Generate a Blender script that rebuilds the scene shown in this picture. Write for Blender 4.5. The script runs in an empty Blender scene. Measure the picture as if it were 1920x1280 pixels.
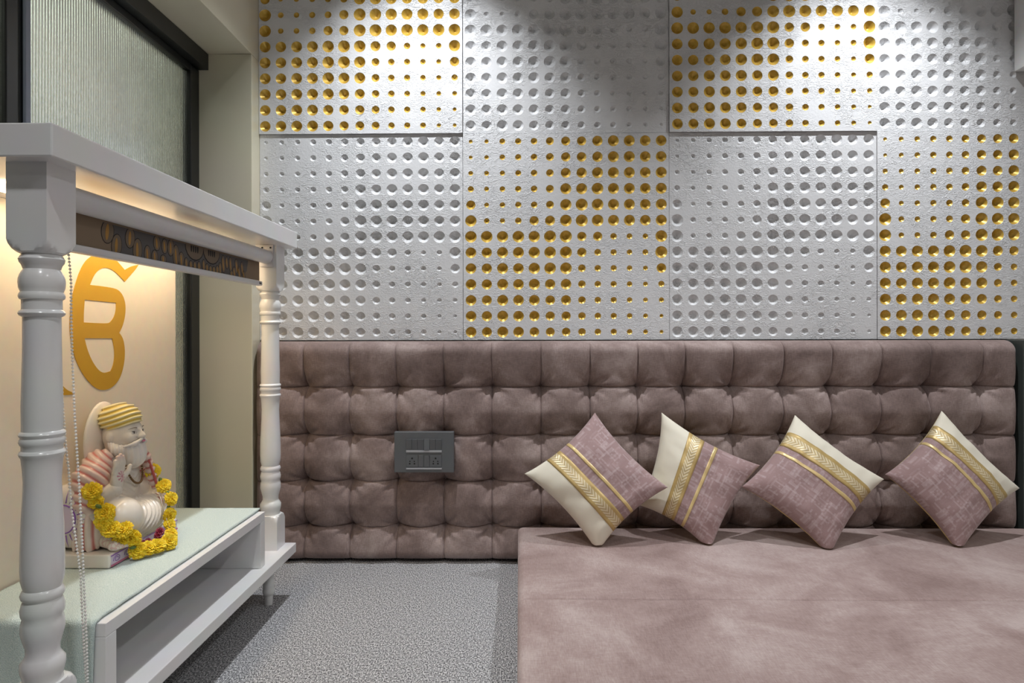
import bpy, bmesh, math, random
import numpy as np
from mathutils import Vector, Matrix, noise as mnoise
from mathutils.geometry import tessellate_polygon

scene = bpy.context.scene
col = scene.collection
PI = math.pi

# ---------------------------------------------------------------- camera
cam_d = bpy.data.cameras.new('camera')
cam_d.sensor_width = 36.0
cam_d.lens = 1170.0 / 1920.0 * 36.0
cam_d.shift_y = -17.0 / 1920.0
cam_d.clip_start = 0.02
cam = bpy.data.objects.new('camera', cam_d)
col.objects.link(cam)
cam.matrix_world = (Matrix.Translation((0, 0, 0.854)) @ Matrix.Rotation(math.radians(0.64), 4, 'Z')
                    @ Matrix.Rotation(PI / 2, 4, 'X') @ Matrix.Rotation(math.radians(-0.12), 4, 'Z'))
scene.camera = cam

# ---------------------------------------------------------------- world, lights, exposure
world = bpy.data.worlds.new('world')
scene.world = world
world.use_nodes = True
world.node_tree.nodes['Background'].inputs[0].default_value = (0.72, 0.80, 0.74, 1)
world.node_tree.nodes['Background'].inputs[1].default_value = 0.55
vs = scene.view_settings
vs.view_transform = 'Standard'
vs.look = 'None'
vs.exposure = 0.14
vs.gamma = 1.0
vs.use_curve_mapping = False
scene.cycles.max_bounces = 7
scene.cycles.diffuse_bounces = 4
scene.cycles.caustics_reflective = False
scene.cycles.caustics_refractive = False

CEIL = 2.62


def spot(loc, target, energy, size_deg, blend, color=(1, 1, 1), radius=0.03):
    d = bpy.data.lights.new('downlight_lamp', 'SPOT')
    d.energy = energy
    d.spot_size = math.radians(size_deg)
    d.spot_blend = blend
    d.color = color
    d.shadow_soft_size = radius
    o = bpy.data.objects.new('downlight_lamp', d)
    col.objects.link(o)
    o.location = loc
    o.rotation_euler = (Vector(target) - Vector(loc)).to_track_quat('-Z', 'Y').to_euler()
    return o


COOL = (0.93, 0.96, 1.0)
# (position, aim, watt, cone, blend, colour, radius, label)
DOWN = [
    ((-0.36, 1.90, CEIL - 0.03), (-0.36, 2.28, 0.0), 104, 90, 1.0, COOL, 0.020,
     'recessed ceiling spotlight washing the dimpled wall nearest the window'),
    ((1.30, 1.90, CEIL - 0.03), (1.30, 2.28, 0.0), 104, 90, 1.0, COOL, 0.020,
     'recessed ceiling spotlight washing the dimpled wall above the right cushions'),
    ((-0.30, 0.02, CEIL - 0.03), (-0.20, 0.20, 0.0), 44, 130, 1.0, (0.98, 0.99, 1.0), 0.05,
     'recessed ceiling spotlight over the carpet beside the shrine'),
    ((1.30, 0.10, CEIL - 0.03), (1.20, 0.40, 0.0), 72, 130, 1.0, (0.98, 0.99, 1.0), 0.05,  # unseen lamp, added to fill the light over the mattress
     'added fill spotlight in the ceiling over the open end of the mattress'),
    ((0.50, -1.00, CEIL - 0.03), (0.50, -0.9, 0.0), 30, 140, 1.0, (1.0, 0.98, 0.95), 0.05,  # unseen lamp, added as weak fill from behind
     'added fill spotlight in the ceiling far behind near the rear wall'),
]
for p, t, e, sz, bl, cc, rad, lab in DOWN:
    spot(p, t, e, sz, bl, cc, rad)


# ================================================================ helpers
def empty(name, loc=(0, 0, 0)):
    o = bpy.data.objects.new(name, None)
    o.empty_display_size = 0.05
    col.objects.link(o)
    o.location = loc
    return o


def tag(o, label=None, cat=None, group=None, kind=None):
    if label: o['label'] = label
    if cat: o['category'] = cat
    if group: o['group'] = group
    if kind: o['kind'] = kind
    return o


class MB:
    def __init__(self):
        self.v = []
        self.f = []
        self.boxed = False

    def add(self, verts, faces):
        n = len(self.v)
        self.v.extend([tuple(p) for p in verts])
        self.f.extend([tuple(i + n for i in f) for f in faces])
        return self

    def box(self, x0, x1, y0, y1, z0, z1, bevel=0.0, seg=2):
        self.boxed = True
        bm = bmesh.new()
        bmesh.ops.create_cube(bm, size=1.0)
        for v in bm.verts:
            v.co = Vector(((x0 + x1) / 2 + v.co.x * (x1 - x0), (y0 + y1) / 2 + v.co.y * (y1 - y0),
                           (z0 + z1) / 2 + v.co.z * (z1 - z0)))
        if bevel > 0:
            bmesh.ops.bevel(bm, geom=bm.edges[:], offset=bevel, segments=seg, profile=0.5, affect='EDGES')
        bm.verts.index_update()
        self.add([v.co[:] for v in bm.verts], [[v.index for v in f.verts] for f in bm.faces])
        bm.free()
        return self

    def grid(self, fn, us, vs_, flip=False):
        nu, nv = len(us), len(vs_)
        vv = [fn(u, v) for v in vs_ for u in us]
        ff = []
        for j in range(nv - 1):
            for i in range(nu - 1):
                q = [j * nu + i, j * nu + i + 1, (j + 1) * nu + i + 1, (j + 1) * nu + i]
                ff.append(q[::-1] if flip else q)
        return self.add(vv, ff)

    def rings(self, rings, cap0=True, cap1=True, closed=False):
        n = len(rings[0])
        base = len(self.v)
        for r in rings:
            self.v.extend([tuple(p) for p in r])
        m = len(rings)
        for j in range(m if closed else m - 1):
            a, b = base + j * n, base + ((j + 1) % m) * n
            for i in range(n):
                k = (i + 1) % n
                self.f.append((a + i, a + k, b + k, b + i))
        if cap0 and not closed: self.f.append(tuple(base + i for i in range(n))[::-1])
        if cap1 and not closed: self.f.append(tuple(base + (m - 1) * n + i for i in range(n)))
        return self

    def lathe(self, prof, cx, cy, n=32):
        return self.rings([[(cx + r * math.cos(2 * PI * i / n), cy + r * math.sin(2 * PI * i / n), z)
                            for i in range(n)] for z, r in prof])

    def tube(self, pts, rad, n=8, closed=False):
        pts = [Vector(p) for p in pts]
        rg = []
        m = len(pts)
        up = Vector((0, 0, 1))
        for i, p in enumerate(pts):
            a = pts[(i - 1) % m] if (closed or i > 0) else p
            b = pts[(i + 1) % m] if (closed or i < m - 1) else p
            t = (b - a).normalized()
            u = t.cross(up)
            if u.length < 1e-3: u = t.cross(Vector((1, 0, 0)))
            u.normalize()
            w = u.cross(t).normalized()
            r = rad[i] if isinstance(rad, (list, tuple)) else rad
            rg.append([p + (u * math.cos(2 * PI * k / n) + w * math.sin(2 * PI * k / n)) * r for k in range(n)])
        return self.rings(rg, closed=closed)

    def ball(self, c, r, nu=10, nv=6, scale=(1, 1, 1)):
        rg = []
        for j in range(1, nv):
            th = PI * j / nv
            rg.append([(c[0] + r * scale[0] * math.sin(th) * math.cos(2 * PI * i / nu),
                        c[1] + r * scale[1] * math.sin(th) * math.sin(2 * PI * i / nu),
                        c[2] - r * scale[2] * math.cos(th)) for i in range(nu)])
        return self.rings(rg)

    def prism_x(self, outer, holes, x0, x1):
        loops = [[Vector((y, z, 0)) for y, z in l] for l in [outer] + holes]
        tri = tessellate_polygon(loops)
        flat = [p for l in loops for p in l]
        n = len(flat)
        vv = [(x1, p.x, p.y) for p in flat] + [(x0, p.x, p.y) for p in flat]
        ff = []
        for a, b, c in tri:
            A, B, Cc = flat[a], flat[b], flat[c]
            if (B - A).cross(Cc - A).z < 0: b, c = c, b
            ff.append((a, b, c))
            ff.append((a + n, c + n, b + n))
        o = 0
        for l in loops:
            m = len(l)
            for i in range(m):
                k = (i + 1) % m
                ff.append((o + i, o + i + n, o + k + n, o + k))
            o += m
        return self.add(vv, ff)

    def mesh(self, name, smooth=None):
        me = bpy.data.meshes.new(name)
        me.from_pydata(self.v, [], self.f)
        me.validate()
        me.update()
        if smooth is not None:
            me.polygons.foreach_set('use_smooth', [True] * len(me.polygons))
            if smooth < 180:
                me.set_sharp_from_angle(angle=math.radians(smooth))
        return me

    def build(self, name, mat, parent=None, smooth=40, fixn=False):
        if smooth == 40 and self.boxed: smooth = 12
        me = self.mesh(name, smooth)
        if fixn:
            bm = bmesh.new(); bm.from_mesh(me)
            bmesh.ops.recalc_face_normals(bm, faces=bm.faces[:])
            bm.to_mesh(me); bm.free()
        return link(name, me, mat, parent)


def link(name, me, mat, parent=None):
    if mat is not None and len(me.materials) == 0:
        me.materials.append(mat)
    o = bpy.data.objects.new(name, me)
    col.objects.link(o)
    if parent is not None:
        o.parent = parent
        # things sit at identity rotation; keep world coordinates
        o.matrix_parent_inverse = Matrix.Translation(-world_loc(parent))
    return o


def world_loc(o):
    v = Vector(o.location)
    p = o.parent
    if p is not None:
        v = v + o.matrix_parent_inverse.translation + world_loc(p)
    return v


# ---------------------------------------------------------------- material helpers
def new_mat(name):
    m = bpy.data.materials.new(name)
    m.use_nodes = True
    nt = m.node_tree
    return m, nt, nt.nodes['Principled BSDF']


def N(nt, typ, **kw):
    n = nt.nodes.new(typ)
    for k, v in kw.items():
        if k == 'op': n.operation = v
        elif k.startswith('i_'):
            n.inputs[int(k[2:])].default_value = v
        else: setattr(n, k, v)
    return n


def plain(name, color, rough=0.5, metal=0.0, bump=None, coat=0.0, sheen=0.0, spec=0.5, emit=None):
    m, nt, b = new_mat(name)
    b.inputs['Base Color'].default_value = (*color, 1)
    b.inputs['Roughness'].default_value = rough
    b.inputs['Metallic'].default_value = metal
    b.inputs['Coat Weight'].default_value = coat
    b.inputs['Sheen Weight'].default_value = sheen
    b.inputs['Specular IOR Level'].default_value = spec
    if emit:
        b.inputs['Emission Color'].default_value = (*emit[0], 1)
        b.inputs['Emission Strength'].default_value = emit[1]
    L = nt.links.new
    geo = N(nt, 'ShaderNodeNewGeometry')
    nz = N(nt, 'ShaderNodeTexNoise')
    nz.inputs['Scale'].default_value = bump[0] if bump else 30
    nz.inputs['Detail'].default_value = 4
    L(geo.outputs['Position'], nz.inputs['Vector'])
    mix = N(nt, 'ShaderNodeMix', data_type='RGBA', blend_type='MULTIPLY')
    mix.inputs[0].default_value = 0.12
    mix.inputs[6].default_value = (*color, 1)
    L(nz.outputs['Color'], mix.inputs[7])
    hsv = N(nt, 'ShaderNodeHueSaturation')
    hsv.inputs['Saturation'].default_value = 1.0
    hsv.inputs['Value'].default_value = 1.06
    L(mix.outputs[2], hsv.inputs['Color'])
    L(hsv.outputs[0], b.inputs['Base Color'])
    if bump:
        bp = N(nt, 'ShaderNodeBump')
        bp.inputs['Strength'].default_value = bump[1]
        bp.inputs['Distance'].default_value = bump[2]
        L(nz.outputs['Fac'], bp.inputs['Height'])
        L(bp.outputs[0], b.inputs['Normal'])
    return m


def ramp(nt, stops):
    r = N(nt, 'ShaderNodeValToRGB')
    el = r.color_ramp.elements
    while len(el) > 1: el.remove(el[0])
    el[0].position = stops[0][0]; el[0].color = (*stops[0][1], 1)
    for p, c in stops[1:]:
        e = el.new(p); e.color = (*c, 1)
    return r


M = {}
M['lacquer'] = plain('white_lacquer', (0.80, 0.80, 0.80), 0.22, bump=(12, 0.05, 0.004))
M['plastic_white'] = plain('white_plastic', (0.72, 0.72, 0.74), 0.3)
M['black_metal'] = plain('black_metal', (0.012, 0.013, 0.013), 0.35)
M['steel_edge'] = plain('grey_blue_edge', (0.20, 0.22, 0.28), 0.4)
M['cream_laminate'] = plain('cream_laminate', (0.72, 0.68, 0.52), 0.16, bump=(3, 0.02, 0.01))
M['ceiling'] = plain('ceiling_paint', (0.80, 0.80, 0.79), 0.8, bump=(60, 0.1, 0.002))
M['rearwall'] = plain('rear_wall_paint', (0.66, 0.65, 0.62), 0.7, bump=(60, 0.1, 0.002))
M['darktrim'] = plain('dark_trim', (0.06, 0.07, 0.065), 0.4)
M['beige'] = plain('beige_wall', (0.55, 0.52, 0.45), 0.5)
M['switch_grey'] = plain('switch_grey', (0.125, 0.133, 0.142), 0.42)
M['switch_light'] = plain('switch_bezel', (0.42, 0.43, 0.46), 0.3)
M['hole_black'] = plain('socket_black', (0.006, 0.006, 0.006), 0.6)
M['gold_sign'] = plain('gold_vinyl', (0.54, 0.31, 0.018), 0.35)
M['board_cream'] = plain('cream_back_board', (0.80, 0.72, 0.60), 0.45, bump=(40, 0.03, 0.002))
M['chain'] = plain('bead_chain_plastic', (0.78, 0.77, 0.75), 0.3)
M['blind_brown'] = plain('brown_blind_fabric', (0.26, 0.19, 0.125), 0.8, bump=(700, 0.2, 0.0005))
M['blind_print'] = plain('grey_blind_print', (0.115, 0.108, 0.105), 0.8)
M['blind_black'] = plain('black_blind_print', (0.012, 0.012, 0.013), 0.8)
M['blind_orange'] = plain('amber_blind_print', (0.46, 0.25, 0.06), 0.8)
M['cushion_cream'] = plain('cream_cotton', (0.80, 0.75, 0.62), 0.75, bump=(900, 0.25, 0.0006), sheen=0.2)
M['cushion_back'] = plain('pale_gold_satin', (0.66, 0.50, 0.14), 0.5, sheen=0.2)
M['ribbon'] = plain('gold_satin_ribbon', (0.74, 0.56, 0.26), 0.32, metal=0.2)
M['marble'] = plain('ivory_marble', (0.80, 0.755, 0.69), 0.22, coat=0.3)
M['beard'] = plain('white_marble', (0.80, 0.77, 0.73), 0.3)
M['red_paint'] = plain('red_paint', (0.50, 0.10, 0.09), 0.35)
M['pink_paint'] = plain('pink_paint', (0.62, 0.18, 0.32), 0.35)
M['purple_paint'] = plain('purple_paint', (0.30, 0.13, 0.50), 0.35)
M['lilac_paint'] = plain('lilac_paint', (0.72, 0.62, 0.76), 0.35)
M['dark_paint'] = plain('dark_brown_paint', (0.05, 0.03, 0.02), 0.4)
M['necklace'] = plain('brown_beads', (0.16, 0.08, 0.02), 0.35)
M['leaf'] = plain('green_calyx', (0.10, 0.17, 0.03), 0.5)
M['crimson'] = plain('crimson_petal', (0.22, 0.006, 0.03), 0.5)
M['lamp_white'] = plain('lamp_lens', (0.9, 0.9, 0.9), 0.4, emit=((1, 1, 1), 3.0))


def mat_marigold():
    m, nt, b = new_mat('marigold_petals')
    L = nt.links.new
    geo = N(nt, 'ShaderNodeNewGeometry')
    nz = N(nt, 'ShaderNodeTexNoise'); nz.inputs['Scale'].default_value = 160
    L(geo.outputs['Position'], nz.inputs['Vector'])
    r = ramp(nt, [(0.3, (0.84, 0.50, 0.006)), (0.5, (0.92, 0.68, 0.015)), (0.7, (0.94, 0.78, 0.06))])
    L(nz.outputs['Fac'], r.inputs[0])
    L(r.outputs[0], b.inputs['Base Color'])
    b.inputs['Roughness'].default_value = 0.6
    b.inputs['Subsurface Weight'].default_value = 0.0
    return m


M['marigold'] = mat_marigold()


def mat_vcol(name, rough=0.28, coat=0.25):
    m, nt, b = new_mat(name)
    a = N(nt, 'ShaderNodeAttribute', attribute_name='Col')
    nz = N(nt, 'ShaderNodeTexNoise'); nz.inputs['Scale'].default_value = 90
    mix = N(nt, 'ShaderNodeMix', data_type='RGBA', blend_type='MULTIPLY')
    mix.inputs[0].default_value = 0.08
    nt.links.new(a.outputs['Color'], mix.inputs[6])
    nt.links.new(nz.outputs['Color'], mix.inputs[7])
    nt.links.new(mix.outputs[2], b.inputs['Base Color'])
    b.inputs['Roughness'].default_value = rough
    b.inputs['Coat Weight'].default_value = coat
    return m


M['painted'] = mat_vcol('painted_marble')


def mat_panel():
    m, nt, b = new_mat('textured_white_panel')
    L = nt.links.new
    b.inputs['Base Color'].default_value = (0.76, 0.765, 0.775, 1)
    b.inputs['Roughness'].default_value = 0.42
    geo = N(nt, 'ShaderNodeNewGeometry')
    mp = N(nt, 'ShaderNodeMapping'); mp.inputs['Scale'].default_value = (1.0, 1.0, 1.9)
    L(geo.outputs['Position'], mp.inputs['Vector'])
    n1 = N(nt, 'ShaderNodeTexNoise'); n1.inputs['Scale'].default_value = 42
    n1.inputs['Detail'].default_value = 3; n1.inputs['Distortion'].default_value = 1.4
    L(mp.outputs[0], n1.inputs['Vector'])
    # ridge: |n-0.5| gives wrinkles of torn plaster
    s = N(nt, 'ShaderNodeMath', op='SUBTRACT', i_1=0.5); L(n1.outputs['Fac'], s.inputs[0])
    a = N(nt, 'ShaderNodeMath', op='ABSOLUTE'); L(s.outputs[0], a.inputs[0])
    mr = N(nt, 'ShaderNodeMapRange'); mr.inputs['From Max'].default_value = 0.07
    L(a.outputs[0], mr.inputs['Value'])
    # patchy mask
    n2 = N(nt, 'ShaderNodeTexNoise'); n2.inputs['Scale'].default_value = 9; n2.inputs['Detail'].default_value = 3
    L(geo.outputs['Position'], n2.inputs['Vector'])
    mk = N(nt, 'ShaderNodeMapRange'); mk.inputs['From Min'].default_value = 0.36; mk.inputs['From Max'].default_value = 0.62
    L(n2.outputs['Fac'], mk.inputs['Value'])
    inv = N(nt, 'ShaderNodeMath', op='SUBTRACT', i_0=1.0); L(mr.outputs[0], inv.inputs[1])
    mul = N(nt, 'ShaderNodeMath', op='MULTIPLY'); L(inv.outputs[0], mul.inputs[0]); L(mk.outputs[0], mul.inputs[1])
    n3 = N(nt, 'ShaderNodeTexNoise'); n3.inputs['Scale'].default_value = 120; n3.inputs['Detail'].default_value = 2
    L(geo.outputs['Position'], n3.inputs['Vector'])
    ad = N(nt, 'ShaderNodeMath', op='MULTIPLY_ADD', i_1=0.35); L(n3.outputs['Fac'], ad.inputs[0]); L(mul.outputs[0], ad.inputs[2])
    bp = N(nt, 'ShaderNodeBump'); bp.inputs['Strength'].default_value = 0.7; bp.inputs['Distance'].default_value = 0.0030
    L(ad.outputs[0], bp.inputs['Height'])
    L(bp.outputs[0], b.inputs['Normal'])
    return m


M['panel'] = mat_panel()


def mat_gold():
    m, nt, b = new_mat('gold_leaf_paint')
    L = nt.links.new
    geo = N(nt, 'ShaderNodeNewGeometry')
    nz = N(nt, 'ShaderNodeTexNoise'); nz.inputs['Scale'].default_value = 55; nz.inputs['Detail'].default_value = 5
    L(geo.outputs['Position'], nz.inputs['Vector'])
    r = ramp(nt, [(0.3, (0.55, 0.33, 0.03)), (0.7, (0.80, 0.54, 0.12))])
    L(nz.outputs['Fac'], r.inputs[0]); L(r.outputs[0], b.inputs['Base Color'])
    b.inputs['Metallic'].default_value = 0.35
    b.inputs['Roughness'].default_value = 0.36
    bp = N(nt, 'ShaderNodeBump'); bp.inputs['Strength'].default_value = 0.25; bp.inputs['Distance'].default_value = 0.002
    L(nz.outputs['Fac'], bp.inputs['Height']); L(bp.outputs[0], b.inputs['Normal'])
    return m


M['gold'] = mat_gold()


def mat_velvet(name, c0, c1, c2, scale=(2.2, 2.2, 2.2), sheen=0.35):
    m, nt, b = new_mat(name)
    L = nt.links.new
    geo = N(nt, 'ShaderNodeNewGeometry')
    mp = N(nt, 'ShaderNodeMapping'); mp.inputs['Scale'].default_value = scale
    L(geo.outputs['Position'], mp.inputs['Vector'])
    n1 = N(nt, 'ShaderNodeTexNoise'); n1.inputs['Scale'].default_value = 2.6
    n1.inputs['Detail'].default_value = 6; n1.inputs['Roughness'].default_value = 0.62; n1.inputs['Distortion'].default_value = 0.5
    L(mp.outputs[0], n1.inputs['Vector'])
    # slub weave: two stretched noises
    def slub(sc):
        q = N(nt, 'ShaderNodeMapping'); q.inputs['Scale'].default_value = sc
        L(geo.outputs['Position'], q.inputs['Vector'])
        w = N(nt, 'ShaderNodeTexNoise'); w.inputs['Scale'].default_value = 1.0; w.inputs['Detail'].default_value = 2
        L(q.outputs[0], w.inputs['Vector'])
        return w
    wa, wb = slub((60, 500, 500)), slub((500, 60, 60))
    s = N(nt, 'ShaderNodeMath', op='ADD'); L(wa.outputs['Fac'], s.inputs[0]); L(wb.outputs['Fac'], s.inputs[1])
    r = ramp(nt, [(0.30, c0), (0.5, c1), (0.72, c2)])
    # mottling plus fine weave drive the ramp
    k = N(nt, 'ShaderNodeMath', op='MULTIPLY_ADD', i_1=0.28); L(s.outputs[0], k.inputs[0])
    k2 = N(nt, 'ShaderNodeMath', op='SUBTRACT', i_1=0.28); L(n1.outputs['Fac'], k2.inputs[0]); L(k2.outputs[0], k.inputs[2])
    L(k.outputs[0], r.inputs[0]); L(r.outputs[0], b.inputs['Base Color'])
    b.inputs['Roughness'].default_value = 0.85
    b.inputs['Specular IOR Level'].default_value = 0.2
    b.inputs['Sheen Weight'].default_value = sheen
    b.inputs['Sheen Roughness'].default_value = 0.35
    b.inputs['Sheen Tint'].default_value = (0.95, 0.82, 0.80, 1)
    bp = N(nt, 'ShaderNodeBump'); bp.inputs['Strength'].default_value = 0.25; bp.inputs['Distance'].default_value = 0.0012
    L(s.outputs[0], bp.inputs['Height']); L(bp.outputs[0], b.inputs['Normal'])
    return m


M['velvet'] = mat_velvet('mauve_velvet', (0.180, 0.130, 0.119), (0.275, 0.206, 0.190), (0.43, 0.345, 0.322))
M['velvet_seat_lit'] = mat_velvet('mauve_velvet_seat_lit', (0.25, 0.174, 0.161), (0.36, 0.268, 0.250), (0.50, 0.410, 0.388), (1.5, 1.4, 1.0))  # headboard velvet again, base colour lightened to paint in its grazing sheen


def mat_carpet():
    m, nt, b = new_mat('grey_loop_carpet')
    L = nt.links.new
    geo = N(nt, 'ShaderNodeNewGeometry')
    mp = N(nt, 'ShaderNodeMapping'); mp.inputs['Scale'].default_value = (1.0, 0.55, 1.0)
    L(geo.outputs['Position'], mp.inputs['Vector'])
    n1 = N(nt, 'ShaderNodeTexNoise'); n1.inputs['Scale'].default_value = 300; n1.inputs['Detail'].default_value = 3
    L(mp.outputs[0], n1.inputs['Vector'])
    v = N(nt, 'ShaderNodeTexVoronoi'); v.inputs['Scale'].default_value = 420
    L(mp.outputs[0], v.inputs['Vector'])
    r = ramp(nt, [(0.33, (0.06, 0.06, 0.064)), (0.5, (0.36, 0.36, 0.37)), (0.64, (0.78, 0.78, 0.79))])
    L(n1.outputs['Fac'], r.inputs[0]); L(r.outputs[0], b.inputs['Base Color'])
    b.inputs['Roughness'].default_value = 0.95
    b.inputs['Specular IOR Level'].default_value = 0.1
    bp = N(nt, 'ShaderNodeBump'); bp.inputs['Strength'].default_value = 0.8; bp.inputs['Distance'].default_value = 0.003
    L(v.outputs['Distance'], bp.inputs['Height']); L(bp.outputs[0], b.inputs['Normal'])
    return m


M['carpet'] = mat_carpet()


def mat_towel():
    m, nt, b = new_mat('mint_terry_towel')
    L = nt.links.new
    geo = N(nt, 'ShaderNodeNewGeometry')
    n1 = N(nt, 'ShaderNodeTexNoise'); n1.inputs['Scale'].default_value = 520; n1.inputs['Detail'].default_value = 2
    L(geo.outputs['Position'], n1.inputs['Vector'])
    r = ramp(nt, [(0.3, (0.50, 0.64, 0.62)), (0.65, (0.74, 0.84, 0.81))])
    L(n1.outputs['Fac'], r.inputs[0]); L(r.outputs[0], b.inputs['Base Color'])
    b.inputs['Roughness'].default_value = 0.95
    b.inputs['Sheen Weight'].default_value = 0.2
    bp = N(nt, 'ShaderNodeBump'); bp.inputs['Strength'].default_value = 0.9; bp.inputs['Distance'].default_value = 0.003
    L(n1.outputs['Fac'], bp.inputs['Height']); L(bp.outputs[0], b.inputs['Normal'])
    return m


M['towel'] = mat_towel()


def mat_glass():
    m, nt, b = new_mat('fluted_glass')
    b.inputs['Base Color'].default_value = (0.93, 0.97, 0.93, 1)
    b.inputs['Transmission Weight'].default_value = 1.0
    b.inputs['Roughness'].default_value = 0.2
    b.inputs['IOR'].default_value = 1.45
    tint = N(nt, 'ShaderNodeTexNoise'); tint.inputs['Scale'].default_value = 2.0
    r = ramp(nt, [(0.3, (0.90, 0.95, 0.90)), (0.7, (0.96, 0.98, 0.95))])
    nt.links.new(tint.outputs['Fac'], r.inputs[0]); nt.links.new(r.outputs[0], b.inputs['Base Color'])
    return m


M['glass'] = mat_glass()


def mat_mauve_print():
    m, nt, b = new_mat('mauve_block_weave')
    L = nt.links.new
    uv = N(nt, 'ShaderNodeUVMap', uv_map='UVMap')
    def cells(sx, sy, off):
        mp = N(nt, 'ShaderNodeMapping'); mp.inputs['Scale'].default_value = (sx, sy, 1); mp.inputs['Location'].default_value = (off, off * 0.7, 0)
        L(uv.outputs[0], mp.inputs['Vector'])
        fl = N(nt, 'ShaderNodeVectorMath', op='FLOOR'); L(mp.outputs[0], fl.inputs[0])
        wn = N(nt, 'ShaderNodeTexWhiteNoise', noise_dimensions='2D'); L(fl.outputs[0], wn.inputs['Vector'])
        return wn
    a, c, d = cells(56, 9, 0.3), cells(10, 60, 3.1), cells(56, 48, 7.7)
    # keep only the rare bright cells
    def gate(w, lo):
        g = N(nt, 'ShaderNodeMapRange'); g.inputs['From Min'].default_value = lo; g.inputs['From Max'].default_value = 1.0
        L(w.outputs['Value'], g.inputs['Value']); return g
    ga, gc, gd = gate(a, 0.72), gate(c, 0.72), gate(d, 0.86)
    s1 = N(nt, 'ShaderNodeMath', op='ADD'); L(ga.outputs[0], s1.inputs[0]); L(gc.outputs[0], s1.inputs[1])
    s2 = N(nt, 'ShaderNodeMath', op='ADD'); L(s1.outputs[0], s2.inputs[0]); L(gd.outputs[0], s2.inputs[1])
    nz = N(nt, 'ShaderNodeTexNoise'); nz.inputs['Scale'].default_value = 5; nz.inputs['Detail'].default_value = 4
    L(uv.outputs[0], nz.inputs['Vector'])
    wv = N(nt, 'ShaderNodeTexNoise'); wv.inputs['Scale'].default_value = 130; wv.inputs['Detail'].default_value = 2
    L(uv.outputs[0], wv.inputs['Vector'])
    k = N(nt, 'ShaderNodeMath', op='MULTIPLY'); L(s2.outputs[0], k.inputs[0]); L(nz.outputs['Fac'], k.inputs[1])
    k2 = N(nt, 'ShaderNodeMath', op='MULTIPLY_ADD', i_1=0.35); L(wv.outputs['Fac'], k2.inputs[0]); L(k.outputs[0], k2.inputs[2])
    r = ramp(nt, [(0.08, (0.31, 0.195, 0.190)), (0.30, (0.36, 0.24, 0.235)), (0.95, (0.465, 0.35, 0.35))])
    L(k2.outputs[0], r.inputs[0]); L(r.outputs[0], b.inputs['Base Color'])
    b.inputs['Roughness'].default_value = 0.7
    b.inputs['Sheen Weight'].default_value = 0.3
    bp = N(nt, 'ShaderNodeBump'); bp.inputs['Strength'].default_value = 0.3; bp.inputs['Distance'].default_value = 0.001
    L(wv.outputs['Fac'], bp.inputs['Height']); L(bp.outputs[0], b.inputs['Normal'])
    return m


M['mauve_print'] = mat_mauve_print()


def mat_brocade():
    # v of the UV runs 0..1 across the band, u along it; chevrons in the middle, plain gold selvedge
    m, nt, b = new_mat('gold_chevron_brocade')
    L = nt.links.new
    uv = N(nt, 'ShaderNodeUVMap', uv_map='UVMap')
    sp = N(nt, 'ShaderNodeSeparateXYZ'); L(uv.outputs[0], sp.inputs[0])
    c = N(nt, 'ShaderNodeMath', op='SUBTRACT', i_1=0.5); L(sp.outputs['Y'], c.inputs[0])
    a = N(nt, 'ShaderNodeMath', op='ABSOLUTE'); L(c.outputs[0], a.inputs[0])
    u = N(nt, 'ShaderNodeMath', op='MULTIPLY', i_1=26.0); L(sp.outputs['X'], u.inputs[0])
    ch = N(nt, 'ShaderNodeMath', op='MULTIPLY_ADD', i_1=5.0); L(a.outputs[0], ch.inputs[0]); L(u.outputs[0], ch.inputs[2])
    fr = N(nt, 'ShaderNodeMath', op='PINGPONG', i_1=0.5); L(ch.outputs[0], fr.inputs[0])
    mid = N(nt, 'ShaderNodeMath', op='LESS_THAN', i_1=0.26); L(a.outputs[0], mid.inputs[0])
    h = N(nt, 'ShaderNodeMath', op='MULTIPLY'); L(fr.outputs[0], h.inputs[0]); L(mid.outputs[0], h.inputs[1])
    r1 = ramp(nt, [(0.0, (0.44, 0.31, 0.12)), (0.25, (0.72, 0.60, 0.38)), (0.5, (0.76, 0.66, 0.46))])
    L(fr.outputs[0], r1.inputs[0])
    mix = N(nt, 'ShaderNodeMix', data_type='RGBA')
    L(mid.outputs[0], mix.inputs[0]); mix.inputs[6].default_value = (0.56, 0.40, 0.16, 1); L(r1.outputs[0], mix.inputs[7])
    L(mix.outputs[2], b.inputs['Base Color'])
    b.inputs['Roughness'].default_value = 0.42
    b.inputs['Metallic'].default_value = 0.25
    bp = N(nt, 'ShaderNodeBump'); bp.inputs['Strength'].default_value = 0.6; bp.inputs['Distance'].default_value = 0.002
    L(h.outputs[0], bp.inputs['Height']); L(bp.outputs[0], b.inputs['Normal'])
    return m


M['brocade'] = mat_brocade()


def mat_turban():
    m, nt, b = new_mat('yellow_turban_paint')
    b.inputs['Roughness'].default_value = 0.3
    a = N(nt, 'ShaderNodeAttribute', attribute_name='Col')
    nt.links.new(a.outputs['Color'], b.inputs['Base Color'])
    return m


M['turban'] = mat_turban()
M['led'] = plain('warm_led', (1.0, 0.85, 0.6), 0.5, emit=((1.0, 0.79, 0.53), 8.0))

# ================================================================ SETTING
LWX = -0.993        # face of the left wall
PANEL_Y = 2.38


def struct(name, mb, mat, parent=None, smooth=12):
    o = mb.build(name, mat, parent, smooth)
    if parent is None: o['kind'] = 'structure'
    return o


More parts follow.
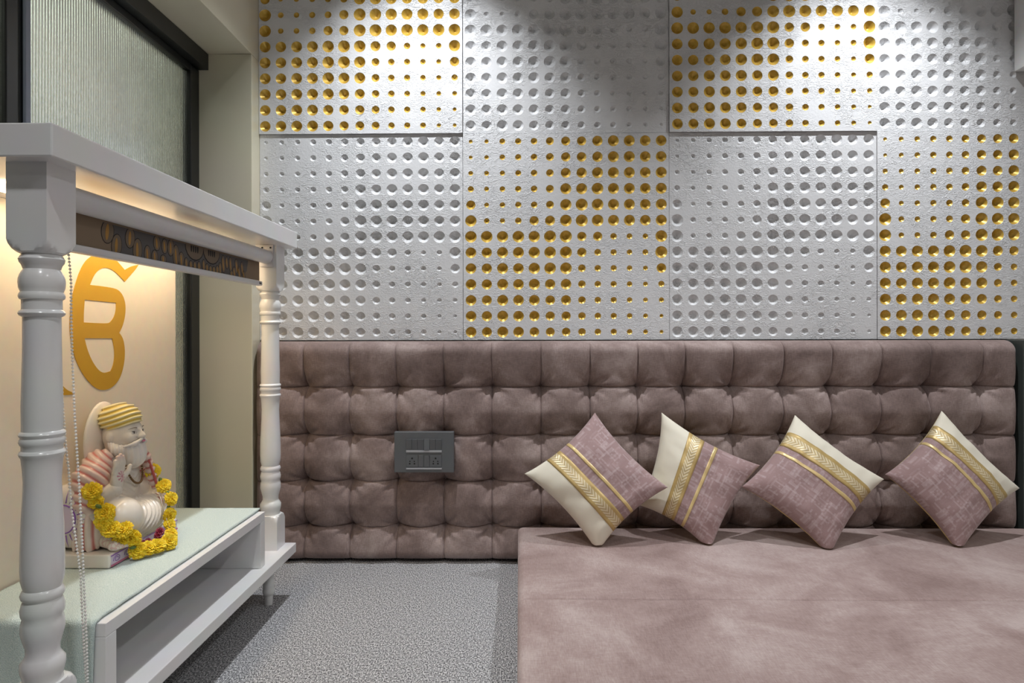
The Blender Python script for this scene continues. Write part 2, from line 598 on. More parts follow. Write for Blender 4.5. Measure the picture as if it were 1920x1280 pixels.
struct('floor', MB().box(-1.25, 2.6, -1.7, 2.45, -0.06, 0.0), M['carpet'])
struct('ceiling', MB().box(-1.25, 2.6, -1.7, 2.45, CEIL, CEIL + 0.06), M['ceiling'])
struct('wall_back', MB().box(-1.25, 2.6, 2.412, 2.47, 0.0, CEIL), M['rearwall'])
struct('wall_rear', MB().box(-1.25, 2.6, -1.76, -1.70, 0.0, CEIL), M['rearwall'])
struct('wall_right', MB().box(2.30, 2.36, -1.70, 2.41, 0.0, CEIL), M['beige'])
# left wall: header above the sliding window and the pier next to the dimpled wall
struct('wall_left', MB().box(-1.26, LWX, -1.70, 2.41, 1.893, CEIL, 0.002), M['cream_laminate'])
struct('trim_1', MB().box(-1.26, LWX, 2.312, 2.41, 0.0, 1.892, 0.002), M['cream_laminate'])
# boxed beam on the right, meeting the dimpled wall with a dark gap
struct('trim_2', MB().box(1.868, 2.298, -1.70, 2.372, 1.832, CEIL, 0.002), M['ceiling'])
# dark upright trim at the end of the headboard
struct('trim_3', MB().box(1.842, 1.872, 2.30, 2.41, 0.0, 0.822, 0.002), M['darktrim'])
# corridor beyond the fluted glass: olive dado, pale wall above, plus invented pale uprights and dark slabs that streak the light in the flutes
struct('wall_outside', MB().box(-2.35, -2.30, -2.4, 4.6, -0.05, 1.25), plain('corridor_dado', (0.36, 0.36, 0.22), 0.6))
struct('wall_outside_upper', MB().box(-2.35, -2.30, -2.4, 4.6, 1.25, 2.7), plain('corridor_paint', (0.66, 0.67, 0.60), 0.7))
struct('floor_outside', MB().box(-2.30, -1.27, -2.4, 4.6, -0.06, -0.01), plain('corridor_floor', (0.42, 0.40, 0.26), 0.5))
struct('ceiling_outside', MB().box(-2.35, -1.27, -2.4, 4.6, 2.70, 2.75), M['ceiling'])
for k in range(8):
    y = -1.9 + 0.80 * k
    struct('trim_%d' % (k + 4), MB().box(-2.30, -2.24, y, y + 0.16, -0.01, 2.69, 0.003), plain('added_pale_upright', (0.72, 0.74, 0.68), 0.5))
for k in range(4):
    y = -1.6 + 1.6 * k
    struct('added_slab_%d' % (k + 1), MB().box(-2.30, -2.27, y, y + 0.36, -0.01, 2.05, 0.003), plain('added_dark_slab', (0.20, 0.20, 0.16), 0.4))
struct('trim_12', MB().box(-1.95, -1.80, -2.2, 4.4, 2.675, 2.70), plain('added_corridor_light', (0.9, 0.9, 0.9), 0.5, emit=((0.95, 1.0, 0.92), 6.0)))  # glowing strip added to brighten the top of the glass

# sliding window with fluted glass
win = empty('window_1', (-1.2, 1.0, 0.0)); win['kind'] = 'structure'
WY1 = 2.312


def glass_pane(y0, y1, z0, z1, x):
    mb = MB()
    pitch = 0.0100
    n = int(round((y1 - y0) / pitch))
    pts = []
    for k in range(n):
        for q in range(10):
            t = q / 10
            pts.append((y0 + (y1 - y0) * (k + t) / n, 0.0026 * math.sin(PI * t)))
    pts.append((y1, 0.0))
    vv = [(x + 0.003 + h, y, z0) for y, h in pts] + [(x + 0.003 + h, y, z1) for y, h in pts]
    m = len(pts)
    ff = [(i, i + 1, m + i + 1, m + i) for i in range(m - 1)]
    mb.add(vv, ff)
    bk = [(x - 0.003, y0, z0), (x - 0.003, y1, z0), (x - 0.003, y1, z1), (x - 0.003, y0, z1)]
    mb.add(bk, [(0, 3, 2, 1)])
    return mb


struct('track', MB().box(-1.235, -1.154, -1.69, 2.311, 1.832, 1.891, 0.001), M['black_metal'], win)
# far sash
struct('stile', MB().box(-1.222, -1.188, 2.250, 2.311, 0.02, 1.832, 0.004), M['black_metal'], win)
struct('stile', MB().box(-1.222, -1.188, 1.470, 1.500, 0.02, 1.832, 0.003), M['black_metal'], win)
struct('rail', MB().box(-1.222, -1.188, 1.500, 2.250, 1.806, 1.832, 0.003), M['black_metal'], win)
struct('rail', MB().box(-1.222, -1.188, 1.500, 2.250, 0.02, 0.06, 0.003), M['black_metal'], win)
struct('pane', glass_pane(1.500, 2.250, 0.06, 1.806, -1.205), M['glass'], win, smooth=60)
struct('muntin', MB().box(-1.240, -1.224, 1.500, 2.250, 0.838, 0.858, 0.001), M['steel_edge'], win)
struct('stile_edge', MB().box(-1.1875, -1.179, 1.480, 1.497, 0.02, 1.831, 0.002), M['steel_edge'], win)
# near sash, on the inner rail
struct('stile', MB().box(-1.186, -1.162, 1.402, 1.438, 0.02, 1.831, 0.003), M['black_metal'], win)
struct('pane', glass_pane(-1.0, 1.402, 0.06, 1.806, -1.175), M['glass'], win, smooth=60)
struct('rail', MB().box(-1.186, -1.162, -1.0, 1.392, 1.806, 1.831, 0.003), M['black_metal'], win)
struct('rail', MB().box(-1.186, -1.162, -1.0, 1.392, 0.02, 0.06, 0.003), M['black_metal'], win)
struct('threshold', MB().box(-1.235, -1.150, -1.69, 2.311, 0.0, 0.02, 0.001), M['black_metal'], win)
struct('jamb', MB().box(-1.235, -1.150, -1.695, -1.0, 0.02, 1.831, 0.002), M['cream_laminate'], win)

# ================================================================ DIMPLED WALL PANELS
# diameters (in units of 1/3.05 mm-ish, scaled below) of the 13 x 13 recesses
DIA = [
    [22, 24, 34, 36, 38, 46, 52, 54, 60, 64, 64, 62, 62],
    [22, 26, 32, 36, 38, 46, 54, 56, 60, 64, 64, 62, 62],
    [28, 28, 30, 34, 38, 44, 58, 60, 64, 64, 64, 62, 64],
    [36, 28, 32, 36, 38, 46, 64, 64, 68, 64, 64, 62, 64],
    [54, 28, 32, 36, 38, 46, 66, 70, 68, 64, 64, 62, 64],
    [66, 32, 30, 38, 54, 58, 68, 70, 68, 64, 64, 62, 64],
    [68, 68, 66, 68, 66, 70, 70, 54, 54, 38, 34, 32, 68],
    [62, 60, 64, 64, 66, 68, 70, 54, 40, 36, 32, 34, 70],
    [62, 60, 64, 62, 66, 68, 68, 44, 38, 36, 32, 28, 56],
    [62, 60, 64, 62, 64, 60, 62, 44, 38, 36, 32, 28, 36],
    [62, 58, 64, 62, 62, 56, 58, 44, 38, 36, 32, 28, 30],
    [62, 60, 64, 62, 60, 54, 54, 44, 38, 36, 32, 28, 22],
    [62, 58, 64, 62, 56, 52, 50, 44, 38, 36, 32, 28, 22],
]
ROT = [r[::-1] for r in DIA[::-1]]
NSEG = 24
PW, PH = 0.7855, 0.788
PX0, PZ0 = -0.9985, 0.825
SC = 2.38 / 1170.0 / 3.048
dimple_cache = {}


def dimple_prof(r):
    d = 0.86 * r
    return [(r, 0.0), (r * 0.97, 0.0012), (r * 0.55, d * 0.50), (r * 0.22, d * 0.86), (r * 0.10, d * 0.96), (0.0, d)]


def dimple_mesh(r):
    key = round(r, 4)
    if key in dimple_cache: return dimple_cache[key]
    mb = MB()
    pr = dimple_prof(key)
    n = NSEG
    for rr, dd in pr[1:-1]:
        mb.v.extend([(rr * math.cos(2 * PI * i / n), dd, rr * math.sin(2 * PI * i / n)) for i in range(n)])
    m = len(pr) - 2
    for j in range(m - 1):
        for i in range(n):
            k = (i + 1) % n
            mb.f.append((j * n + i, (j + 1) * n + i, (j + 1) * n + k, j * n + k))
    mb.v.append((0, pr[-1][1], 0))
    c = len(mb.v) - 1
    for i in range(n):
        mb.f.append(((m - 1) * n + i, c, (m - 1) * n + (i + 1) % n))
    me = mb.mesh('gold_dimple', 60)
    me.materials.append(M['gold'])
    dimple_cache[key] = me
    return me


def wall_panel(ci, ri, gold, pat, yf, label):
    x0 = PX0 + ci * PW
    z0 = PZ0 + ri * PH
    dx, dz = PW / 13, PH / 13
    yb = 2.410
    g = 0.0008
    root_name = 'gold_dimpled_wall_panel' if gold else 'white_dimpled_wall_panel'
    root = empty(root_name, (max(x0, LWX) + 0.3, yb, z0))
    tag(root, label, 'wall panel', 'dimpled panels of the back wall')
    mb = MB()
    n = NSEG
    vid = {}
    zoff = 0.0
    lo_x = LWX + 0.0012
    x_lo, x_hi = max(x0 + g, lo_x), min(x0 + PW - g, 2.295)
    z_lo, z_hi = z0 + g, min(z0 + PH - g, CEIL - 0.003)

    def V(x, y, z):
        x = min(max(x, x_lo), x_hi); z = min(max(z, z_lo), z_hi)
        k = (round(x, 5), round(y, 5), round(z, 5))
        if k not in vid:
            vid[k] = len(mb.v); mb.v.append((x, y, z))
        return vid[k]

    def F(*ids):
        u = []
        for i in ids:
            if not u or u[-1] != i: u.append(i)
        if len(u) > 1 and u[0] == u[-1]: u.pop()
        if len(set(u)) >= 3 and len(set(u)) == len(u): mb.f.append(tuple(u))
    kids = []
    for row in range(13):
        for c in range(13):
            cx, cz = x0 + (c + 0.5) * dx, z0 + PH - (row + 0.5) * dz
            r = round(pat[row][c] * SC / 2, 4)
            pr = dimple_prof(r)
            loops = [[]]
            for i in range(n):
                a = 2 * PI * i / n
                ca, sa = math.cos(a), math.sin(a)
                s = 1.0 / max(abs(ca), abs(sa))
                loops[0].append(V(cx + ca * s * dx / 2, yf, cz + sa * s * dz / 2))
            use = pr[:2] if gold else pr[:-1]
            for rr, dd in use:
                loops.append([V(cx + rr * math.cos(2 * PI * i / n), yf + dd, cz + rr * math.sin(2 * PI * i / n)) for i in range(n)])
            for j in range(len(loops) - 1):
                for i in range(n):
                    k = (i + 1) % n
                    F(loops[j][i], loops[j + 1][i], loops[j + 1][k], loops[j][k])
            if not gold:
                ap = V(cx, yf + pr[-1][1], cz)
                for i in range(n):
                    F(loops[-1][i], ap, loops[-1][(i + 1) % n])
            else:
                kids.append((r, cx, cz))
    # sides
    a, b_, c_, d_ = (x_lo, z_lo), (x_hi, z_lo), (x_hi, z_hi), (x_lo, z_hi)
    m0 = len(mb.v)
    for (x, z) in (a, b_, c_, d_): mb.v.append((x, yf, z))
    for (x, z) in (a, b_, c_, d_): mb.v.append((x, yb, z))
    for i in range(4):
        k = (i + 1) % 4
        mb.f.append((m0 + i, m0 + 4 + i, m0 + 4 + k, m0 + k))
    mb.f.append((m0 + 4, m0 + 7, m0 + 6, m0 + 5))
    face = mb.build('panel_face', M['panel'], root, smooth=28)
    for r, cx, cz in kids:
        o = bpy.data.objects.new('gold_dimple', dimple_mesh(r))
        col.objects.link(o)
        o.parent = root
        o.location = Vector((cx, yf, cz)) - root.location
    return root


wall_panel(0, 1, True, ROT, 2.374, 'raised white wall panel with gold dimples, upper row beside the window')
wall_panel(1, 1, False, DIA, 2.382, 'plain white dimpled wall panel in upper row between two gold-dimpled panels')
wall_panel(2, 1, True, DIA, 2.374, 'raised gold-dimpled wall panel in upper row under the right spotlight')
wall_panel(3, 1, False, DIA, 2.382, 'plain white dimpled wall panel at the upper right corner with ragged dark edge')
wall_panel(0, 0, False, ROT, 2.381, 'plain white dimpled wall panel in lower row behind the far shrine post')
wall_panel(1, 0, True, DIA, 2.380, 'white wall panel with gold dimples in lower row above the leftmost cushion')
wall_panel(2, 0, False, ROT, 2.382, 'plain white dimpled wall panel in lower row above the middle cushions')
wall_panel(3, 0, True, ROT, 2.379, 'gold-dimpled wall panel in lower row above the rightmost cushion')

# ================================================================ HEADBOARD
SX = [-0.988, -0.801, -0.631, -0.457, -0.280, -0.101, 0.082, 0.263, 0.439, 0.613, 0.790, 0.975, 1.152, 1.333, 1.513, 1.703, 1.836]
SZ = [0.004, 0.132, 0.301, 0.472, 0.651, 0.822]
HB = 2.405          # rear plane
BULGE, BUTTON = 0.113, 0.028
PLATE = (-0.457, -0.239, 0.343, 0.491)


def hb_depth(x, z, i, j):
    x0, x1, z0, z1 = SX[i], SX[i + 1], SZ[j], SZ[j + 1]
    u, v = (x - x0) / (x1 - x0), (z - z0) / (z1 - z0)
    nX, nZ = len(SX) - 1, len(SZ) - 1
    du = min(x - x0 if i > 0 else 9, x1 - x if i < nX - 1 else 9)
    dv = min(z - z0 if j > 0 else 9, z1 - z if j < nZ - 1 else 9)
    wu = 1 - max(0.0, 1 - du / 0.060) ** 3.0
    wv = 1 - max(0.0, 1 - dv / 0.060) ** 3.0
    F = wu * wv
    d = BULGE - 0.0065 * (1 - F) - 0.008 * math.exp(-min(du, dv) / 0.0032)
    pit = 0.0
    for a in (i, i + 1):
        for b in (j, j + 1):
            if 0 < a < nX and 0 < b < nZ:
                rx, rz = x - SX[a], z - SZ[b]
                r = math.hypot(rx, rz)
                ang = math.atan2(rz, rx)
                ph = a * 2.1 + b * 4.3
                pit = max(pit, math.exp(-r / 0.036))
                # gathers that run out of the button, a few long ones
                amp = 0.0052 * math.exp(-((r - 0.036) / 0.026) ** 2)
                d += amp * (0.6 * math.sin(7 * ang + ph) + 0.6 * math.sin(11 * ang + 1.7 * ph))
                lf = math.cos(ang - (ph % 6.28))
                d -= 0.004 * max(0.0, lf) ** 60 * math.exp(-((r - 0.06) / 0.04) ** 2)
    d -= 0.071 * pit
    d += (0.004 * mnoise.noise(Vector((x * 7, z * 7, 1.3))) + 0.0022 * mnoise.noise(Vector((x * 30, z * 12, 5.3)))) * F
    # outer border rounding
    R = 0.045
    for t in (z1 - z if j == len(SZ) - 2 else 9, z - z0 if j == 0 else 9, x - x0 if i == 0 else 9, x1 - x if i == len(SX) - 2 else 9):
        if t < R:
            q = 1 - max(0.0, t) / R
            d *= 0.35 + 0.65 * math.sqrt(max(0.0, 1 - q ** 2.4))
    # the switch plate presses the padding flat
    px = max(PLATE[0] - x, x - PLATE[1], 0.0); pz = max(PLATE[2] - z, z - PLATE[3], 0.0)
    e = math.hypot(px, pz)
    if e < 0.035:
        cap = 0.104 + 0.5 * e
        d = min(d, cap)
    return d


hb = tag(empty('tufted_headboard', (0.42, HB, 0.0)), 'long button-tufted mauve velvet headboard running along the back wall', 'headboard')
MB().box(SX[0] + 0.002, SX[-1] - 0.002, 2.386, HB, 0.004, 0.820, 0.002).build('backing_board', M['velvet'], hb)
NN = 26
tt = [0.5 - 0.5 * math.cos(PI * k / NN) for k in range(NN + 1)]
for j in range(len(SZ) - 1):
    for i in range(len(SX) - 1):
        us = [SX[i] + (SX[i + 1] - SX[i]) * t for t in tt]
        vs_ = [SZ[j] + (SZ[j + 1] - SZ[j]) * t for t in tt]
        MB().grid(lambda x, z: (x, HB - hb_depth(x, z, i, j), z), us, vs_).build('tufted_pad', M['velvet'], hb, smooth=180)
# covered buttons in the pits
def button_mesh():
    mb = MB()
    rg = []
    for rr, dd in ((0.0075, 0.0), (0.0075, -0.003), (0.0055, -0.0055), (0.002, -0.0065)):
        rg.append([(rr * math.cos(2 * PI * q / 12), dd, rr * math.sin(2 * PI * q / 12)) for q in range(12)])
    mb.rings(rg)
    me = mb.mesh('button', 180); me.materials.append(M['velvet'])
    return me
BME = button_mesh()
for a in range(1, len(SX) - 1):
    for b in range(1, len(SZ) - 1):
        x, z = SX[a], SZ[b]
        if PLATE[0] - 0.01 < x < PLATE[1] + 0.01 and PLATE[2] - 0.01 < z < PLATE[3] + 0.01: continue
        o = bpy.data.objects.new('button', BME); col.objects.link(o); o.parent = hb
        o.location = Vector((x, HB - BUTTON - 0.001, z)) - hb.location

# ================================================================ SWITCH PLATE
sw = tag(empty('switch_plate', (-0.348, 2.30, 0.343)), 'dark grey wall plate of switches and sockets set into the tufted headboard', 'switch plate')
x0, x1, z0, z1 = PLATE
YP = 2.276
MB().box(x0, x1, YP, 2.3005, z0, z1, 0.002).build('plate', M['switch_grey'], sw)
ux = lambda q: x0 + (q - 220) / (1500 - 220) * (x1 - x0)
uz = lambda q: z1 - (q - 235) / (1105 - 235) * (z1 - z0)
edges = [480, 602, 728, 860, 985, 1112, 1240]
for k in range(6):
    zb, zt = uz(612 if k != 3 else 622), uz(388 if k != 3 else 380)
    xa, xb = ux(edges[k]) + 0.0006, ux(edges[k + 1]) - 0.0006
    mb = MB()
    # rocker: wedge tipped forward at the top (switch 4 the other way)
    ft, fb = (0.0062, 0.0024) if k != 3 else (0.0022, 0.0060)
    mb.add([(xa, YP + 0.001, zb), (xb, YP + 0.001, zb), (xb, YP + 0.001, zt), (xa, YP + 0.001, zt),
            (xa, YP - fb, zb), (xb, YP - fb, zb), (xb, YP - ft, zt), (xa, YP - ft, zt)],
           [(0, 1, 5, 4), (1, 2, 6, 5), (2, 3, 7, 6), (3, 0, 4, 7), (4, 5, 6, 7), (3, 2, 1, 0)])
    mb.build('rocker_switch', M['switch_grey'], sw, smooth=30)
MB().box(ux(478), ux(1244), YP - 0.0035, YP + 0.001, uz(672), uz(622) - 0.0004, 0.0008).build('bezel_strip', M['switch_light'], sw)
MB().box(ux(478), ux(1244), YP - 0.0030, YP + 0.001, uz(1038), uz(1002), 0.0008).build('bezel_strip', M['switch_light'], sw)
for (a, b, nm) in ((480, 735, 'socket'), (742, 855, 'blank_cover'), (862, 978, 'blank_cover'), (985, 1240, 'socket')):
    o = MB().box(ux(a) + 0.0004, ux(b) - 0.0004, YP - 0.0028, YP + 0.001, uz(985), uz(735), 0.0008).build(nm, M['switch_grey'], sw)
    if nm == 'socket':
        cx = (a + b) / 2
        for qx, qz, rr in ((0, 798, 0.0034), (-47, 862, 0.0024), (47, 862, 0.0024), (-50, 912, 0.0030), (50, 912, 0.0030)):
            c = (ux(cx + qx), YP - 0.0031, uz(qz))
            rg = [[(c[0] + rr * math.cos(2 * PI * q / 12), yy, c[2] + rr * math.sin(2 * PI * q / 12)) for q in range(12)] for yy in (YP - 0.0022, c[1])]
            MB().rings(rg).build('pin_hole', M['hole_black'], o, smooth=30, fixn=True)

# ================================================================ MATTRESS
mt = tag(empty('floor_mattress', (0.9, 1.6, 0.0)), 'low wide mauve velvet floor mattress with one seam across its top', 'mattress')
MZ = 0.142


def mattress_part(y0, y1, round_back):
    x0, x1 = -0.002, 1.835
    R = 0.018
    mb = MB()
    # profile across x: side up, rounded edge, top
    prof = [(x0, 0.004), (x0, MZ * 0.5), (x0 - 0.003, MZ - R)]
    for k in range(1, 7):
        a = PI / 2 * k / 6
        prof.append((x0 + R - R * math.cos(a) - 0.003 * (1 - k / 6), MZ - R + R * math.sin(a)))
    for k in range(1, 60): prof.append((x0 + R + (x1 - x0 - 2 * R) * k / 60, MZ))
    for k in range(0, 7):
        a = PI / 2 * k / 6
        prof.append((x1 - R + R * math.sin(a), MZ - R + R * math.cos(a)))
    prof += [(x1, MZ * 0.5), (x1, 0.004)]
    ys = []
    e = 0.010
    for k in range(7):
        ys.append((y0 + e * (1 - math.cos(PI / 2 * k / 6)), 0.006 * (1 - math.sin(PI / 2 * k / 6))))
    n = 40
    for k in range(1, n): ys.append((y0 + e + (y1 - y0 - 2 * e) * k / n, 0.0))
    for k in range(7):
        ys.append((y1 - e + e * math.sin(PI / 2 * k / 6), 0.006 * (1 - math.cos(PI / 2 * k / 6))))
    rings = []
    for y, dz in ys:
        ring = []
        for x, z in prof:
            zz = z
            if z > MZ - 0.002:
                zz = z - dz * 0.95 + 0.0035 * mnoise.noise(Vector((x * 3, y * 3, 0.4))) + 0.001 * mnoise.noise(Vector((x * 14, y * 14, 2.4)))
            ring.append((x, y, max(zz, 0.002)))
        rings.append(ring)
    m = len(prof)
    for rg in rings: mb.v.extend(rg)
    for j in range(len(rings) - 1):
        for i in range(m - 1):
            mb.f.append((j * m + i, j * m + i + 1, (j + 1) * m + i + 1, (j + 1) * m + i))
    mb.f.append(tuple(range(m)))
    mb.f.append(tuple((len(rings) - 1) * m + i for i in range(m))[::-1])
    return mb


mattress_part(1.672, 2.282, True).build('velvet_panel', M['velvet_seat_lit'], mt, smooth=50, fixn=True)
mattress_part(0.90, 1.6715, False).build('velvet_panel', M['velvet_seat_lit'], mt, smooth=50, fixn=True)


# ================================================================ CUSHIONS
def cushion(c00, c10, c01, c11, zones, label, seed):
    """c00-c10 is the cream edge, c01-c11 the mauve edge; zones: band start/end, ribbon start/end."""
    c = [Vector(p) for p in (c00, c10, c01, c11)]
    ctr = (c[0] + c[1] + c[2] + c[3]) / 4
    nrm = (c[3] - c[0]).cross(c[2] - c[1]).normalized()
    if nrm.y > 0: nrm = -nrm
    low = min(c, key=lambda p: p.z)
    root = tag(empty('throw_cushion', (low.x, low.y, MZ)), label, 'cushion', 'four diamond-set cushions along the headboard')

    def S(s, t, side, lift=0.0):
        u, v = 2 * s - 1, 2 * t - 1
        u2 = u * (1 - 0.115 * (1 - v * v) * u * u)
        v2 = v * (1 - 0.115 * (1 - u * u) * v * v)
        s2, t2 = (u2 + 1) / 2, (v2 + 1) / 2
        p = (c[0] * (1 - s2) + c[1] * s2) * (1 - t2) + (c[2] * (1 - s2) + c[3] * s2) * t2
        w = max(0.0, (1 - u * u) * (1 - v * v))
        h = (0.062 if side > 0 else 0.048) * w ** 0.42
        h += 0.009 * w ** 0.3 * mnoise.noise(Vector((s * 4 + seed, t * 4, 0.2))) + 0.0055 * w ** 0.25 * mnoise.noise(Vector((s * 11 + seed, t * 5.5, 4.2)))
        # the standing corner is squashed by the weight
        q = p + nrm * (side * h + lift)
        if q.z < MZ + 0.006:
            q.z = MZ + 0.006 + 0.0015 * mnoise.noise(Vector((s * 30, t * 30, seed)))
        return q

    def part(name, mat, t0, t1, side, lift=0.0, nt=10, band_uv=False, s0=0.0, s1=1.0):
        us = [s0 + (s1 - s0) * (0.5 - 0.5 * math.cos(PI * k / 36)) for k in range(37)]
        if t0 == 0.0 and t1 == 1.0:
            ts = [0.5 - 0.5 * math.cos(PI * k / nt) for k in range(nt + 1)]
        elif t0 == 0.0:
            ts = [t0 + (t1 - t0) * (1 - math.cos(PI / 2 * k / nt)) for k in range(nt + 1)]
        elif t1 == 1.0:
            ts = [t0 + (t1 - t0) * math.sin(PI / 2 * k / nt) for k in range(nt + 1)]
        else:
            ts = [t0 + (t1 - t0) * k / nt for k in range(nt + 1)]
        mb = MB()
        mb.grid(lambda s, t: S(s, t, side, lift), us, ts, flip=(side < 0) ^ flipn)
        o = mb.build(name, mat, root, smooth=180)
        me = o.data
        uvl = me.uv_layers.new(name='UVMap')
        uvs = [(s, (t - t0) / (t1 - t0) if band_uv else t) for t in ts for s in us]
        for lp in me.loops:
            uvl.data[lp.index].uv = uvs[lp.vertex_index]
        if lift > 0:
            sol = o.modifiers.new('thickness', 'SOLIDIFY'); sol.thickness = lift * 0.9; sol.offset = -1
        return o
    flipn = ((c[1] - c[0]).cross(c[2] - c[0])).dot(nrm) < 0
    b0, b1, r0, r1 = zones
    part('cream_panel', M['cushion_cream'], 0.0, b0, 1, nt=12)
    part('brocade_band', M['brocade'], b0, b1, 1, 0.0012, nt=8, band_uv=True)
    part('under_band', M['cushion_cream'], b0, b1, 1, nt=6)
    part('mauve_panel', M['mauve_print'], b1, 1.0, 1, nt=22)
    part('gold_ribbon', M['ribbon'], r0, r1, 1, 0.0014, nt=3)
    part('back_panel', M['cushion_back'], 0.0, 1.0, -1, nt=30)
    return root


# corners: left, top, right, bottom of each diamond
CU = [
    ((0.018, 2.160, 0.365), (0.271, 2.235, 0.567), (0.506, 2.130, 0.326), (0.260, 2.076, 0.122)),
    ((0.430, 2.222, 0.238), (0.512, 2.250, 0.565), (0.842, 2.190, 0.388), (0.635, 2.088, 0.122)),
    ((0.763, 2.150, 0.323), (0.987, 2.245, 0.556), (1.263, 2.175, 0.343), (1.011, 2.044, 0.122)),
    ((1.284, 2.205, 0.353), (1.508, 2.245, 0.571), (1.732, 2.180, 0.311), (1.447, 2.072, 0.122)),
]
Lc, Tc, Rc, Bc = CU[0]
cushion(Lc, Bc, Tc, Rc, (0.26, 0.43, 0.52, 0.555), 'leftmost cushion with its cream end turned to lower left', 1.0)
Lc, Tc, Rc, Bc = CU[1]
cushion(Tc, Lc, Rc, Bc, (0.30, 0.46, 0.56, 0.595), 'second cushion from the left, cream end up, partly behind its left neighbour', 7.0)
Lc, Tc, Rc, Bc = CU[2]
cushion(Tc, Rc, Lc, Bc, (0.22, 0.40, 0.47, 0.505), 'third cushion from the left, cream corner up, pale brocade band', 13.0)
Lc, Tc, Rc, Bc = CU[3]
cushion(Tc, Rc, Lc, Bc, (0.20, 0.37, 0.44, 0.475), 'rightmost cushion at the end of the headboard, cream corner up', 21.0)

# ================================================================ HOME SHRINE
FX = -0.7246
sh = tag(empty('home_shrine', (-0.89, 1.5, 0.0)), 'white wooden home shrine with turned posts, flat canopy and open shelf box', 'shrine')
MB().box(-1.10, FX, 0.961, 2.033, 1.129, 1.182, 0.0025).build('canopy_top', M['lacquer'], sh)
MB().box(-1.10, FX, 0.961, 2.018, 0.144, 0.174, 0.002).build('shelf', M['lacquer'], sh)
PXC, PHALF = -0.789, 0.033


def post(yc):
    prof = []  # (z, R, is_block)
    yy = lambda y: 0.854 - (y - 623) * 1.024 / 1170
    raw = [(472, .0327), (478, .037), (483.7, .0403), (490, .0385), (494, .0352), (502.7, .0321), (508, .0355), (513, .0383), (520, .0402), (527.5, .0408),
           (537.7, .0398), (544.4, .0370), (546, .0375), (549, .0395), (553.7, .0403), (558, .0390), (560, .0352), (578.5, .0352), (580.8, .0388), (585, .0408),
           (589.3, .0388), (592.2, .0332), (630, .0333), (673, .0339), (720, .0350), (760.7, .0362), (795, .0356), (806, .0356), (808, .039), (812, .0407), (816, .039), (818, .0372),
           (821, .039), (826, .0405), (831, .0385), (834, .0362), (842, .0362), (844, .039), (848, .0407), (853, .039), (856, .0367),
           (875, .0345), (900, .0328), (940, .0345), (994, .0372), (1035, .0384), (1065, .0388), (1085, .0378), (1098, .0345), (1102, .0332), (1105, .036), (1112, .0388), (1118, .0372), (1122, .0335),
           (1128, .036), (1140, .0391), (1150, .0378), (1156, .0352), (1165, .0378), (1181, .0388), (1196, .0352), (1212, .0302), (1225, .0297), (1232, .034), (1240, .0397), (1250, .0398), (1256, .039), (1264, .0365), (1272, .0350)]
    mid = [(yy(y), r / 1.26) for y, r in raw]
    top = [(1.129, 9), (1.010, 9), (1.006, .0467), (0.999, .0445), (0.992, .040), (0.987, .034), (0.984, .0285)]
    bot = [(0.281, .0285), (0.2805, .034), (0.277, .040), (0.270, .0445), (0.262, .0467), (0.258, 9), (0.174, 9)]
    n = 64
    rg = []
    for z, R in top + mid + bot:
        ring = []
        for i in range(n):
            a = 2 * PI * i / n
            sq = PHALF / max(abs(math.cos(a)), abs(math.sin(a)))
            r = min(sq, R)
            ring.append((PXC + r * math.cos(a), yc + r * math.sin(a), z))
        rg.append(ring[::-1])
    MB().rings(rg).build('post', M['lacquer'], sh, smooth=38)


post(1.024)
post(1.971)
legp = [(0.1435, .0185), (0.120, .0178), (0.085, .0160), (0.070, .0158), (0.066, .0178), (0.060, .0182), (0.055, .0172), (0.050, .0178),
        (0.044, .0192), (0.038, .0185), (0.034, .0160), (0.031, .0135), (0.028, .0132), (0.010, .0122), (0.001, .0118)]
for lx in (PXC, -1.05):
    for ly in (1.02, 1.955):
        MB().lathe(legp[::-1], lx, ly, 24).build('leg', M['lacquer'], sh, smooth=40)
# open-fronted box standing on the shelf
bx = MB().box(-1.030, -0.746, 1.117, 1.8215, 0.306, 0.331, 0.0012).build('box_top', M['lacquer'], sh)
MB().box(-1.030, -0.746, 1.117, 1.147, 0.1742, 0.3058, 0.0012).build('box_side', M['lacquer'], sh)
MB().box(-1.030, -0.746, 1.7915, 1.8215, 0.1742, 0.3058, 0.0012).build('box_side', M['lacquer'], sh)
MB().box(-1.040, -1.0305, 1.117, 1.8215, 0.1742, 0.331, 0.0005).build('box_back', M['lacquer'], sh)
board = MB().box(-1.066, -1.046, 0.975, 1.890, 0.1742, 1.1288, 0.001).build('back_board', M['board_cream'], sh)
MB().box(-0.99, -0.88, 1.12, 1.92, 1.1245, 1.1285, 0.001).build('led_panel', M['led'], sh)


def chaikin(pts, keep=52, it=2):
    for _ in range(it):
        out = []
        n = len(pts)
        for i in range(n):
            a, b, c = Vector(pts[i - 1]), Vector(pts[i]), Vector(pts[(i + 1) % n])
            ang = math.degrees((b - a).angle(c - b)) if (b - a).length > 1e-6 and (c - b).length > 1e-6 else 0
            if ang > keep: out.append(tuple(b))
            else: out += [tuple(b * 0.75 + a * 0.25), tuple(b * 0.75 + c * 0.25)]
        pts = out
    return pts


